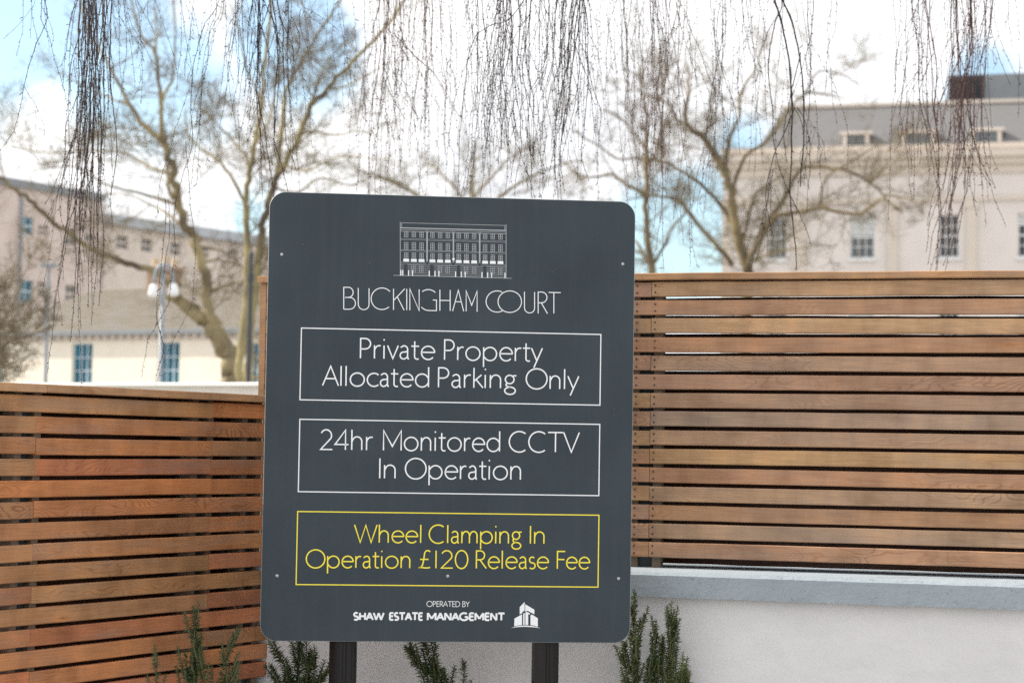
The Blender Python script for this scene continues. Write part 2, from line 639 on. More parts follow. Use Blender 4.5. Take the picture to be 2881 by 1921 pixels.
# ---------------------------------------------------------------- planes of the near things
SIGN = Plane(1262, 1170, 5.62, vp_dir(56500, 2125))
RF = Plane(1787, 1262, 6.13, vp_dir(-18900, 935))
LF = Plane(0, 1233, 5.26, vp_dir(4800, 1310))

# ---------------------------------------------------------------- rendered wall with coping
rnd = random.Random(3)
uL = RF.loc(640, 1640)[0]
uR = RF.loc(4300, 1640)[0]
zc1 = RF.loc(1787, 1594)[1]                     # coping top
CF = -.215                                       # coping front face
zc0 = RF.loc(1787, 1677, CF)[1]
wall = thing('rendered_wall', 'white rendered garden wall under the taller slatted fence right of the sign', 'wall', RF.o, RF.rot)
b = MB()
b.box(uL, uR, CF + .035, .20, 0, zc0 - .001)
b.build('wall_face', M['render_white'], wall)
b = MB()
# coping: many short lengths so the cast edge is a little uneven
nn = 160
rows = []
for i in range(nn + 1):
    u = uL + (uR - uL) * i / nn
    e = lambda a: rnd.uniform(-a, a) * .6
    rows.append([(u, CF + e(.0003), zc0 + e(.0028)), (u, CF + e(.0002), zc0 + .012), (u, CF + e(.0001), zc1 - .010 + e(.001)),
                 (u, CF + .008 + e(.001), zc1 - .001 + e(.0008)), (u, .24, zc1), (u, .24, zc0)])
for i in range(nn):
    A, B = rows[i], rows[i + 1]
    for k in range(6):
        k2 = (k + 1) % 6
        b.quad(A[k], B[k], B[k2], A[k2])
b.poly(list(reversed(rows[0])))
b.poly(rows[-1])
b.build('coping', M['coping_blue'], wall)


# ---------------------------------------------------------------- slatted fences
PIT, SL, GAP = .057, .0455, .0115


def board(parent, u0, u1, yf, th, z0, z1, mat, name='slat', nails=(), seed=0):
    wp = 3.0 if name == 'back_slat' else 1.5
    r = random.Random(seed)
    bm = MB()
    cu, cz = (u0 + u1) / 2, (z0 + z1) / 2
    hl, hh = (u1 - u0) / 2, (z1 - z0) / 2
    nseg = max(2, int((u1 - u0) / .09))
    prof = []
    a, c = r.uniform(-.0011, .0011) * wp, r.uniform(-.0012, .0012) * wp
    ph = r.uniform(0, 6)
    rb = .0022
    for i in range(nseg + 1):
        t = -hl + 2 * hl * i / nseg
        bow = a * math.sin(ph + t * 2.1) + r.uniform(-.0003, .0003) * wp
        yb = c * math.sin(ph * 2 + t * 1.7)
        prof.append([(t, yb + rb, -hh + bow), (t, yb, -hh + rb + bow), (t, yb, hh - rb + bow), (t, yb + rb, hh + bow),
                     (t, yb + th, hh + bow), (t, yb + th, -hh + bow)])
    for i in range(nseg):
        A, B = prof[i], prof[i + 1]
        for k in range(6):
            k2 = (k + 1) % 6
            bm.quad(A[k], B[k], B[k2], A[k2])
    bm.poly(prof[0])
    bm.poly(list(reversed(prof[-1])))
    for (nu, nzf) in nails:
        x, z = nu - cu, -hh + nzf * 2 * hh
        i0 = [(x + .0028 * math.cos(q * math.pi / 3), -.0022, z + .0028 * math.sin(q * math.pi / 3)) for q in range(6)]
        bm.poly(i0, 1)
        for q in range(6):
            p, p2 = i0[q], i0[(q + 1) % 6]
            bm.quad(p, (p[0], .003, p[2]), (p2[0], .003, p2[2]), p2, 1)
    return bm.build(name, [mat, M['nail']], parent, (cu, yf, cz))


# right fence, stands on the coping
rf = thing('slat_fence', 'taller cedar slat fence with greyish boards standing on the white wall', 'fence', RF.o, RF.rot)
rz0 = RF.loc(1787, 793.6)[1]                    # top of the first slat
uS = RF.loc(1830, 1100)[0]                      # joint of the boards
u_end = RF.loc(742, 950)[0]
for i in range(15):
    z1 = rz0 - i * PIT
    z0 = z1 - SL
    rr = random.Random(100 + i)
    dz = rr.uniform(-.0008, .0008)
    if i == 14:
        z0 -= .0005
    na = [(uS - .008, .28), (uS - .008, .75), (uS + .012, .28), (uS + .012, .75), (uS - .045, .26), (uS - .045, .76)]
    joint = i not in (1, 3, 5)
    if joint:
        board(rf, u_end, uS - .0008, 0, .019, z0 + dz, z1 + dz, M['cedar_grey'], nails=na[4:], seed=i)
        board(rf, uS + .0008, uR - .02, rr.uniform(-.001, .001), .019, z0 - dz, z1 - dz, M['cedar_grey'], nails=na[2:4], seed=i + 50)
    else:
        board(rf, u_end, uR - .02, 0, .019, z0 + dz, z1 + dz, M['cedar_grey'], nails=na[2:], seed=i)
    # second layer on the far side of the posts closes the view through the gaps
    board(rf, u_end, uR - .02, .140, .019, max(zc1 + .006, z0 - GAP - .0285), z0 - GAP - .0285 + SL, M['cedar_shaded'], name='back_slat', seed=i + 200)
board(rf, u_end, uR - .02, .140, .019, rz0 - .028, rz0 + .012, M['cedar_shaded'], name='back_slat', seed=333)
ztop = RF.loc(1787, 770)[1]
zrl = RF.loc(1787, 789)[1]
board(rf, u_end - .02, uR, -.018, .20, zrl, ztop, M['cedar_rail'], name='top_rail', seed=9)


def posts(parent, us, z0, z1, depth0, depth1):
    for u in us:
        p = MB()
        p.box(u - .021, u + .021, depth0 + .02, depth1 - .02, z0, z1)
        p.build('post', M['steel_post'], parent)
        for s in (-1, 1):
            q = MB()
            q.box(u + s * .036 - .013, u + s * .036 + .013, depth0 + .0005, depth0 + .045, z0, z1)
            q.build('batten', M['batten'], parent)


posts(rf, [uS - .016, uS + 1.26, uS + 2.52], zc1, zrl - .001, .019, .139)
ep = MB()
uq = RF.loc(731, 950)[0]
ep.box(uq, uq + .020, -.004, .165, zc1, zrl - .001)
ep.build('end_board', M['cedar_rail'], rf)

# left fence
lf = thing('slat_fence', 'lower orange cedar slat fence running back from the left behind the sign', 'fence', LF.o, LF.rot)
lz0 = LF.loc(0, 1108)[1]
lu0 = LF.loc(-420, 1300)[0]
lu1 = LF.loc(756, 1850)[0]
uA = LF.loc(100, 1250)[0]
uB = LF.loc(594, 1300)[0]
joints = {0: (0, 1), 1: (1, 0), 2: (1, 1), 3: (1, 1), 4: (0, 1), 5: (1, 0), 6: (0, 1), 7: (1, 0), 8: (0, 1), 9: (1, 0), 10: (0, 1),
          11: (1, 0), 12: (0, 1), 13: (1, 1), 14: (1, 0)}
for i in range(15):
    z1 = lz0 - i * PIT
    z0 = z1 - SL
    rr = random.Random(400 + i)
    cuts = [lu0] + ([uA] if joints[i][0] else []) + ([uB] if joints[i][1] else []) + [lu1]
    for k in range(len(cuts) - 1):
        dz = rr.uniform(-.0012, .0012)
        board(lf, cuts[k] + .0006, cuts[k + 1] - .0006, rr.uniform(-.001, .001), .019, z0 + dz, z1 + dz, M['cedar_orange'], seed=i * 7 + k)
    board(lf, lu0, lu1, .125, .019, z0 - GAP - .022, z0 - GAP - .022 + SL, M['cedar_shaded'], name='back_slat', seed=i + 700)
board(lf, lu0, lu1, .125, .019, lz0 - .034, lz0 + .010, M['cedar_shaded'], name='back_slat', seed=712)
lzt = LF.loc(0, 1075)[1]
lzr = LF.loc(0, 1099.5)[1]
board(lf, lu0, LF.loc(120, 1090)[0], -.016, .18, lzr, lzt, M['cedar_rail'], name='top_rail', seed=5)
board(lf, LF.loc(120, 1090)[0] + .001, lu1 + .02, -.016, .18, lzr, lzt - .0006, M['cedar_rail'], name='top_rail', seed=6)
lzb = lz0 - 14 * PIT - SL
posts(lf, [LF.loc(92, 1250)[0], LF.loc(584, 1250)[0], LF.loc(722, 1250)[0]], lzb - .03, lzr - .001, .019, .124)
pq = MB()
uw = LF.loc(555, 1250)[0] + .125
pq.box(uw - .035, uw + .018, .066, .12, lzb - .03, lzr - .001)
pq.build('pale_post', simple('weathered_pale_post', (.50, .47, .42), .8, vary=.4, vscale=12), lf)
# low wall that carries the left fence
lw = thing('plinth_wall', 'low white plinth wall with pale coping beneath the orange slat fence', 'wall', LF.o, LF.rot)
b = MB()
b.box(lu0, lu1 - .02, -.05, .19, 0, lzb - .081)
b.build('wall_face', M['render_white'], lw)
b = MB()
b.box(lu0, lu1 - .01, -.075, .21, lzb - .08, lzb - .031)
b.build('coping', M['coping_blue'], lw, bevel=.004)

# ---------------------------------------------------------------- the sign
sign = thing('parking_sign', 'dark grey parking notice board with white and yellow lettering on two black posts', 'sign', SIGN.o, SIGN.rot)
cor = [SIGN.loc(*p) for p in ((757, 539.5), (1787.5, 567), (1773, 1806.5), (732.5, 1803.5))]
su0, su1 = (cor[0][0] + cor[3][0]) / 2, (cor[1][0] + cor[2][0]) / 2
sz1, sz0 = (cor[0][1] + cor[1][1]) / 2, (cor[2][1] + cor[3][1]) / 2
print('sign', su1 - su0, sz1 - sz0, 'corner residuals', [(round(c[0], 4), round(c[1], 4)) for c in cor])


def rrect(x0, x1, z0, z1, r, n=14):
    out = []
    for (cx, cz, a0) in ((x1 - r, z1 - r, 0), (x0 + r, z1 - r, 90), (x0 + r, z0 + r, 180), (x1 - r, z0 + r, 270)):
        for k in range(n + 1):
            a = math.radians(a0 + 90 * k / n)
            out.append((cx + r * math.cos(a), cz + r * math.sin(a)))
    return out


TH = .005
pm = MB()
R = .046
o1 = rrect(su0, su1, sz0, sz1, R)
o2 = rrect(su0 + .0012, su1 - .0012, sz0 + .0012, sz1 - .0012, R - .0012)
k = len(o1)
pm.poly([(p[0], 0, p[1]) for p in reversed(o2)], 0)
for i in range(k):
    j = (i + 1) % k
    pm.quad((o2[i][0], 0, o2[i][1]), (o2[j][0], 0, o2[j][1]), (o1[j][0], .0012, o1[j][1]), (o1[i][0], .0012, o1[i][1]), 1)
    pm.quad((o1[i][0], .0012, o1[i][1]), (o1[j][0], .0012, o1[j][1]), (o1[j][0], TH, o1[j][1]), (o1[i][0], TH, o1[i][1]), 1)
pm.poly([(p[0], TH, p[1]) for p in o1], 1)
pm.build('panel', [M['panel'], M['edge']], sign)
# two posts of grooved black tube behind the panel
for (xa, xb) in ((926, 1004), (1496, 1572)):
    ua, ub = SIGN.loc(xa, 1850, .045)[0], SIGN.loc(xb, 1850, .045)[0]
    uc, r = (ua + ub) / 2, (ub - ua) / 2
    p = MB()
    prof = []
    nseg = 72
    for q in range(nseg):
        a = 2 * math.pi * q / nseg
        dg = math.degrees(a) % 360
        groove = any(abs(((dg - gk + 180) % 360) - 180) < 5.1 for gk in (275, 312, 95))
        prof.append((uc + (r - (.0035 if groove else 0)) * math.cos(a), .008 + .038 + (r - (.0035 if groove else 0)) * math.sin(a)))
    zz0, zz1 = 0.0, sz1 - .12
    for q in range(nseg):
        q2 = (q + 1) % nseg
        p.quad((*prof[q], zz0), (*prof[q2], zz0), (*prof[q2], zz1), (*prof[q], zz1))
    p.poly([(*c, zz1) for c in prof])
    p.build('post', M['post_black'], sign)
# horizontal fixing rails between panel and posts
for zr in (SIGN.loc(1262, 728)[1], SIGN.loc(1262, 1622)[1]):
    p = MB()
    p.box(su0 + .06, su1 - .06, TH + .0005, .0105, zr - .02, zr + .02)
    p.build('fixing_rail', M['galv'], sign)


# ---- lettering: single-stroke letterforms
def arc(cx, cy, rx, ry, a0, a1, n=None):
    n = n or max(4, int(abs(a1 - a0) / 9))
    return [(cx + rx * math.cos(math.radians(a0 + (a1 - a0) * i / n)), cy + ry * math.sin(math.radians(a0 + (a1 - a0) * i / n))) for i in range(n + 1)]


XH = .665
def arch(x0, x1):
    m = (x0 + x1) / 2 + .015
    rx = x1 - m
    return [(x0, .40)] + arc(m, .42, rx, XH - .42, 155, 0) + [(x1, 0)]


G = {
 'a': (.54, [[(.09, .58)] + arc(.25, .47, .155, .195, 125, 0) + [(.405, .10), (.425, .02), (.47, 0)], [(.405, .385), (.27, .35)] + arc(.225, .175, .155, .175, 95, 300) + [(.405, .115)]]),
 'c': (.62, [arc(.38, .33, .32, .335, 48, 312)]),
 'd': (.82, [[(.69, 0), (.69, 1.02)], [(.69, .47)] + arc(.38, .33, .31, .335, 28, 332) + [(.69, .18)]]),
 'e': (.72, [[(.07, .355), (.655, .355)] + arc(.37, .33, .30, .335, 8, 318)]),
 'g': (.60, [arc(.28, .45, .195, .215, 0, 360), [(.40, .615), (.47, .645), (.58, .645)], [(.17, .27), (.12, .20), (.125, .13), (.20, .075), (.36, .055)] + arc(.30, -.13, .24, .185, 72, -270)]),
 'h': (.68, [[(.09, 0), (.09, 1.02)], arch(.09, .55)]),
 'i': (.24, [[(.1, 0), (.1, XH)], [(.1, .91), (.1, .985)]]),
 'k': (.50, [[(.09, 0), (.09, 1.02)], [(.43, XH), (.095, .335)], [(.19, .42), (.50, 0)]]),
 'l': (.24, [[(.1, 0), (.1, 1.02)]]),
 'm': (1.02, [[(.09, 0), (.09, XH)], arch(.09, .50), arch(.50, .91)]),
 'n': (.68, [[(.09, 0), (.09, XH)], arch(.09, .55)]),
 'o': (.82, [arc(.40, .33, .335, .34, 0, 360)]),
 'p': (.80, [[(.09, -.33), (.09, XH)], [(.09, .47)] + arc(.40, .33, .31, .335, 152, -152) + [(.09, .18)]]),
 'r': (.42, [[(.09, 0), (.09, XH)], [(.09, .42), (.13, .53), (.20, .62), (.29, .655), (.37, .64)]]),
 's': (.44, [arc(.22, .495, .145, .165, 42, 270) + arc(.22, .165, .165, .17, 90, -138)]),
 't': (.42, [[(.18, .90), (.18, .14)] + arc(.30, .13, .12, .13, 180, 280) + [(.37, .02)], [(.03, XH - .01), (.38, XH - .01)]]),
 'v': (.52, [[(.02, XH), (.26, 0.01), (.50, XH)]]),
 'y': (.54, [[(.02, XH), (.285, .02)], [(.54, XH), (.14, -.33)]]),
 'P': (.64, [[(.1, 0), (.1, 1), (.30, 1)] + arc(.30, .735, .25, .265, 80, -80) + [(.30, .47), (.1, .47)]]),
 'A': (.78, [[(0, 0), (.38, 1.0), (.76, 0)], [(.14, .36), (.62, .36)]]),
 'O': (1.08, [arc(.52, .5, .50, .52, 0, 360)]),
 'M': (1.08, [[(.1, 0), (.1, 1), (.54, .20), (.98, 1), (.98, 0)]]),
 'C': (.94, [arc(.52, .5, .48, .52, 52, 308)]),
 'T': (.76, [[(.02, .99), (.74, .99)], [(.38, .99), (.38, 0)]]),
 'V': (.78, [[(.01, 1), (.385, .0), (.76, 1)]]),
 'I': (.22, [[(.1, 0), (.1, 1)]]),
 'W': (1.20, [[(.01, 1), (.31, 0), (.59, .98), (.87, 0), (1.17, 1)]]),
 'R': (.68, [[(.1, 0), (.1, 1), (.30, 1)] + arc(.30, .745, .24, .255, 80, -80) + [(.30, .49), (.1, .49)], [(.29, .49), (.64, 0)]]),
 'F': (.56, [[(.1, 0), (.1, .99), (.54, .99)], [(.1, .53), (.50, .53)]]),
 'E': (.58, [[(.54, .99), (.1, .99), (.1, .01), (.54, .01)], [(.1, .53), (.50, .53)]]),
 'D': (.88, [[(.1, 0), (.1, 1), (.32, 1)] + arc(.34, .5, .46, .5, 85, -85) + [(.32, 0), (.1, 0)]]),
 'B': (.66, [[(.1, .54), (.1, 1), (.28, 1)] + arc(.29, .77, .21, .23, 82, -82) + [(.28, .54), (.1, .54), (.1, 0), (.30, 0)] + arc(.31, .27, .26, .27, -82, 82) + [(.28, .54)]]),
 'Y': (.64, [[(0, 1), (.31, .48), (.62, 1)], [(.31, .48), (.31, 0)]]),
 'S': (.60, [arc(.30, .745, .215, .255, 38, 270) + arc(.30, .245, .245, .245, 90, -142)]),
 'H': (.80, [[(.1, 0), (.1, 1)], [(.69, 0), (.69, 1)], [(.1, .52), (.69, .52)]]),
 'N': (.84, [[(.1, 0), (.1, 1), (.72, 0), (.72, 1)]]),
 'G': (1.02, [arc(.52, .5, .47, .51, 50, 332) + [(.94, .46), (.60, .46)]]),
 '2': (.68, [arc(.31, .71, .245, .295, 155, -28) + [(.06, .01), (.60, .01)]]),
 '4': (.72, [[(.52, 0), (.52, 1), (.04, .27), (.66, .27)]]),
 '1': (.40, [[(.2, 0), (.2, 1)]]),
 '0': (.70, [arc(.34, .5, .295, .515, 0, 360)]),
 '£': (.66, [[(.58, .93)] + arc(.46, .79, .155, .215, 62, 170) + [(.29, .62), (.255, .35), (.21, .16), (.13, .04), (.03, .015), (.10, .045), (.22, .03), (.36, .01), (.50, .015), (.58, .05)], [(.10, .50), (.50, .50)]]),
}


class Ribbon:
    """flat strokes of one width laid on the sign face; each stroke a hair prouder than the last so none coincide"""
    def __init__(s):
        s.mb = MB()
        s.k = 0

    def stroke(s, pts, w, y=-.0014, mi=0, lim=3.2):
        closed = len(pts) > 3 and (Vector(pts[0]) - Vector(pts[-1])).length < 1e-6
        P = [Vector(p) for p in pts]
        if closed:
            P = P[:-1]
        Q = [P[0]]
        for p in P[1:]:
            if (p - Q[-1]).length > 1e-6:
                Q.append(p)
        P = Q
        n = len(P)
        if n < 2:
            return
        L, Rr = [], []
        for i in range(n):
            a = P[i - 1] if (i > 0 or closed) else None
            c = P[(i + 1) % n] if (i < n - 1 or closed) else None
            d1 = (P[i] - a).normalized() if a is not None else None
            d2 = (c - P[i]).normalized() if c is not None else None
            d1 = d1 or d2
            d2 = d2 or d1
            n1, n2 = Vector((-d1.y, d1.x)), Vector((-d2.y, d2.x))
            mm = n1 + n2
            if mm.length < .2:
                mm = n1
            mm.normalize()
            sc_ = min(lim, 1 / max(.2, mm.dot(n1)))
            L.append(P[i] + mm * (w / 2 * sc_))
            Rr.append(P[i] - mm * (w / 2 * sc_))
        s.k += 1
        yy = y - .000012 * (s.k % 40)
        for i in range(n if closed else n - 1):
            j = (i + 1) % n
            s.mb.quad((Rr[i].x, yy, Rr[i].y), (Rr[j].x, yy, Rr[j].y), (L[j].x, yy, L[j].y), (L[i].x, yy, L[i].y), mi)

    def rect(s, x0, x1, z0, z1, mi=0, y=-.0012):
        s.k += 1
        yy = y - .000012 * (s.k % 40)
        s.mb.quad((x0, yy, z0), (x1, yy, z0), (x1, yy, z1), (x0, yy, z1), mi)

    def poly(s, pts, mi=0, y=-.0012):
        s.k += 1
        yy = y - .000012 * (s.k % 40)
        s.mb.poly([(p[0], yy, p[1]) for p in pts], mi)


ZS = 1080 / 2352.0                               # zoomed view to photo pixel


def zp(ox, oy):
    return lambda x, y: SIGN.loc(ox + x * ZS, oy + y * ZS)


def text_line(ox, oy, words, base, cap, sw, mat, label=None, insetbold=False):
    """words: (text, left, right); base: (x, y) (x, y) two points of the base line; all in zoomed view pixels"""
    T = zp(ox, oy)
    (bx0, by0), (bx1, by1) = base
    sl = (by1 - by0) / (bx1 - bx0)
    for (txt, xl, xr) in words:
        rb = Ribbon()
        strokes, x = [], 0.0
        for ch in txt:
            adv, gl = G[ch]
            for st in gl:
                strokes.append([(x + p[0], p[1]) for p in st])
            x += adv + (.05 if insetbold else 0)
        h = sw / cap / 2
        xs = [p[0] for st in strokes for p in st]
        mn, mxx = min(xs), max(xs)
        l, r = xl + sw / 2 * .8, xr - sw / 2 * .8
        kx = (r - l) / (mxx - mn)
        for st in strokes:
            pts = []
            for (gx, gy) in st:
                if insetbold:
                    gy = h + gy * (1 - 2 * h)
                px = l + (gx - mn) * kx
                by = by0 + (px - bx0) * sl
                up = gy * cap
                pts.append(T(px + up * .013, by - up))
            parts = [pts]
            if insetbold:
                parts, cur = [], [pts[0]]
                for i in range(1, len(pts)):
                    cur.append(pts[i])
                    if i < len(pts) - 1:
                        d1 = (Vector(pts[i]) - Vector(pts[i - 1])).normalized()
                        d2 = (Vector(pts[i + 1]) - Vector(pts[i])).normalized()
                        if d1.dot(d2) < .1:
                            parts.append(cur)
                            cur = [pts[i]]
                parts.append(cur)
            for q in parts:
                rb.stroke(q, sw * ZS / F * 5.62, lim=2.2)
        o = rb.mb.build('lettering', mat, sign)
        if label:
            o['label'] = label


R2o, R3o = (720, 900), (720, 1400)
WV, YV = M['white_vinyl'], M['yellow_vinyl']
text_line(*R2o, [('Private', 637, 1098), ('Property', 1152, 1757)], ((637, 234), (1757, 254)), 121, 8.2, WV)
text_line(*R2o, [('Allocated', 405, 1060), ('Parking', 1115, 1598), ('Only', 1652, 1980)], ((405, 401), (1980, 424)), 119, 8.2, WV)
text_line(*R2o, [('24hr', 393, 718), ('Monitored', 778, 1495), ('CCTV', 1548, 1983)], ((393, 793), (1983, 810)), 121, 8.2, WV)
text_line(*R2o, [('In', 755, 855), ('Operation', 912, 1623)], ((757, 968), (1623, 977)), 121, 8.2, WV)
text_line(*R3o, [('Wheel', 600, 1012), ('Clamping', 1058, 1630), ('In', 1678, 1767)], ((600, 272), (1767, 280)), 108, 7.8, YV, 'yellow lettering')
text_line(*R3o, [('Operation', 305, 945), ('£120', 993, 1300), ('Release', 1347, 1795), ('Fee', 1843, 2047)], ((305, 426), (2047, 434)), 107, 7.8, YV, 'yellow lettering')
text_line(*R3o, [('OPERATED', 1045, 1250), ('BY', 1265, 1309)], ((1045, 664), (1309, 666)), 32, 3.4, WV)
text_line(*R3o, [('SHAW', 597, 787), ('ESTATE', 816, 1025), ('MANAGEMENT', 1048, 1527)], ((597, 751), (1527, 754)), 54, 11.5, WV, 'small bold white lettering', True)

# the slim display capitals of the title
T = zp(720, 520)
rb = Ribbon()
tw = 5.4 * ZS / F * 5.62


def ttl(*pts):
    rb.stroke([T(*p) for p in pts], tw)


ttl((538, 762), (538, 628), (562, 628), *arc(566, 658, 30, 30, 80, -80)[0:0], *[(566 + 30 * math.sin(a), 659 - 31 * math.cos(a)) for a in [i * math.pi / 10 for i in range(11)]], (545, 690))
ttl((545, 690), *[(574 + 36 * math.sin(a), 726 - 36 * math.cos(a)) for a in [i * math.pi / 12 for i in range(13)]], (538, 762))
def ucap(x0, x1, yt, yb, dy):
    m, r = (x0 + x1) / 2, (x1 - x0) / 2
    ttl((x0, yt), *[(m - r * math.cos(a), yb - r + (r) * math.sin(a) + dy * (1 - math.cos(a)) / 2) for a in [i * math.pi / 14 for i in range(15)]], (x1, yt + dy))
ucap(627, 693, 632, 764, 2)
ttl(*[(772 + 66 * math.cos(math.radians(a)), 698 - 66 * math.sin(math.radians(a))) for a in range(42, 312, 9)], (772 + 66 * .66, 698 + 50))
ttl((843, 637), (843, 766))
ttl((912, 637), (846, 706))
ttl((866, 686), (908, 768))
ttl((924, 638), (924, 767))
ttl((943, 768), (943, 638), (1000, 771), (1000, 641))
ttl(*[(1056 + 62 * math.cos(math.radians(a)), 704 - 62 * math.sin(math.radians(a))) for a in range(46, 136, 9)])
ttl(*[(1060 + 62 * math.cos(math.radians(a)), 706 - 64 * math.sin(math.radians(a))) for a in range(222, 272, 8)], (1106, 771), (1106, 706), (1084, 706))
ttl((1127, 643), (1127, 771))
ttl((1190, 645), (1190, 772))
ttl((1127, 708), (1190, 709))
ttl((1205, 773), (1240, 646), (1273, 775))
ttl((1221, 716), (1258, 717))
ttl((1288, 775), (1288, 650), (1322, 738), (1355, 652), (1355, 777))
ttl(*[(1478 + 68 * math.cos(math.radians(a)), 715 - 65 * math.sin(math.radians(a))) for a in range(64, 300, 9)])
ttl(*[(1555 + 72 * math.cos(math.radians(a)), 716 - 66 * math.sin(math.radians(a))) for a in range(0, 351, 10)], (1627, 716))
ucap(1645, 1707, 655, 784, 2)
ttl((1729, 788), (1729, 657), (1748, 657), *[(1750 + 33 * math.sin(a), 690 - 33 * math.cos(a)) for a in [i * math.pi / 10 for i in range(11)]], (1729, 723))
ttl((1748, 723), (1786, 789))
ttl((1793, 659), (1867, 661))
ttl((1825, 660), (1825, 788))
rb.mb.build('lettering', WV, sign)

# ruled boxes
def frame_box(c, mat, w=3.0):
    rb = Ribbon()
    P = [SIGN.loc(*p) for p in c]
    u0, u1 = (P[0][0] + P[3][0]) / 2, (P[1][0] + P[2][0]) / 2
    z1, z0 = (P[0][1] + P[1][1]) / 2, (P[2][1] + P[3][1]) / 2
    t = w / F * 5.62
    y = -.0008
    for (a, b_, c_, d) in ((u0, u1, z1 - t, z1), (u0, u1, z0, z0 + t), (u0, u0 + t, z0 + t, z1 - t), (u1 - t, u1, z0 + t, z1 - t)):
        rb.mb.quad((a, y, c_), (b_, y, c_), (b_, y, d), (a, y, d))
    return rb.mb.build('ruled_border', mat, sign)


frame_box(((846.3, 921.6), (1692, 939), (1689.3, 1140.2), (842.6, 1126.4)), WV)
frame_box(((841.7, 1178.3), (1688.4, 1191.1), (1686.6, 1394.5), (838, 1384.4)), WV)
frame_box(((835.7, 1437.2), (1686.6, 1446.4), (1683.8, 1651.6), (831.6, 1645.2)), YV)['label'] = 'yellow ruled border'

# line drawing of the terrace
K4 = 380 / 2352.0
def e4(x, y):
    return SIGN.loc(1080 + x * K4, 600 + (y + .026 * (x - 285)) * K4)
rb = Ribbon()
def el(x0, y0, x1, y1, w, mi=0):
    rb.stroke([e4(x0, y0), e4(x1, y1)], w * K4 / F * 5.62, y=-.0010, mi=mi)
def er(x0, x1, y0, y1, mi=0):
    rb.poly([e4(x0, y1), e4(x1, y1), e4(x1, y0), e4(x0, y0)], mi, y=-.0010)
el(285, 150, 285, 1080, 11, 1); el(2128, 150, 2128, 1080, 11, 1)
el(312, 165, 312, 262, 9, 1); el(2104, 165, 2104, 262, 9, 1)
el(312, 167, 2104, 167, 8, 1)
er(290, 2122, 246, 264, 1)
el(290, 286, 2122, 286, 7, 1); el(290, 314, 2122, 314, 8, 1)
for x in (752, 1210, 1668):
    er(x - 13, x + 13, 315, 832, 2)
    el(x - 16, 276, x - 16, 330, 5, 1); el(x + 16, 276, x + 16, 330, 5, 1)
for y in (442, 462, 636, 655, 850, 876):
    for (a, c) in ((290, 735), (770, 1192), (1228, 1650), (1686, 2122)):
        el(a, y, c, y, 5, 1)
for bx in (388, 845, 1303, 1762):
    for q in range(3):
        cx = bx + q * 134
        for (y0, y1, nb) in ((326, 410, 2), (506, 632, 3), (686, 788, 3)):
            for xx in (cx - 31, cx, cx + 31):
                el(xx, y0, xx, y1, 9, 1)
            for r_ in range(nb + 1):
                yy = y0 + (y1 - y0) * r_ / nb
                el(cx - 36, yy, cx + 36, yy, 8, 1)
        er(cx - 50, cx + 50, 792, 840, 0)
for (a, c) in ((285, 350), (412, 805), (868, 1270), (1328, 1728), (1785, 2120)):
    for y in (895, 928, 962, 996, 1030, 1062):
        el(a, y, c, y, 7, 1)
for cx in (515, 650, 975, 1110, 1430, 1570, 1890, 2025):
    for xx in (cx - 30, cx, cx + 30):
        el(xx, 895, xx, 1030, 8, 1)
for x in (294, 328, 430, 498, 790, 890, 958, 1248, 1348, 1416, 1708, 1806, 1876, 2108):
    er(x - 9, x + 9, 988, 1086, 0)
el(165, 1084, 2225, 1084, 9, 1)
rb.poly([e4(1212 + 22 * math.cos(a * math.pi / 6), 775 + 22 * math.sin(a * math.pi / 6)) for a in reversed(range(12))], 0, y=-.0016)
er(1200, 1224, 795, 815, 0)
rb.mb.build('terrace_drawing', [WV, M['faint_vinyl'], M['grey_vinyl']], sign)

# the towers emblem of the operator
T3 = zp(720, 1400)
rb = Ribbon()
def ep_(pts):
    rb.poly([T3(*p) for p in reversed(pts)], 0)
ep_([(1616, 668), (1646, 636), (1646, 690), (1632, 697), (1632, 704), (1616, 712)])
ep_([(1650, 650), (1706, 684), (1706, 712), (1664, 690), (1650, 696)])
ep_([(1584, 738), (1630, 712), (1630, 778), (1606, 780), (1582, 785)])
ep_([(1637, 708), (1646, 702), (1646, 776), (1637, 777)])
ep_([(1651, 700), (1660, 697), (1679, 706), (1679, 714), (1668, 710), (1668, 777), (1651, 776)])
ep_([(1682, 718), (1692, 714), (1727, 736), (1727, 788), (1704, 781), (1682, 778)])
ep_([(1562, 796), (1600, 784), (1650, 780), (1700, 784), (1745, 797), (1700, 791), (1650, 788), (1600, 790)])
rb.mb.build('towers_emblem', WV, sign)

# screws and small plugs
def screw(px, py, r):
    u, z = SIGN.loc(px, py)
    s = MB()
    n = 14
    ring = lambda rr, y: [(u + rr * math.cos(2 * math.pi * q / n), y, z + rr * math.sin(2 * math.pi * q / n)) for q in range(n)]
    A, B, C_ = ring(r, -.0003), ring(r * .85, -.0016), ring(r * .4, -.0024)
    D = ring(r * .34, -.0012)
    for X, Y_ in ((A, B), (B, C_), (C_, D)):
        for q in range(n):
            s.quad(X[q], X[(q + 1) % n], Y_[(q + 1) % n], Y_[q])
    s.poly(list(reversed(D)))
    s.build('screw', M['chrome'], sign)
for p in ((792.5, 716), (1752, 743), (779.5, 1619), (1259.5, 1620), (1740, 1627)):
    screw(*p, .0052)
for p in ((852, 688), (1041.5, 739), (1553.5, 765), (1728, 1151.5)):
    screw(*p, .0016)


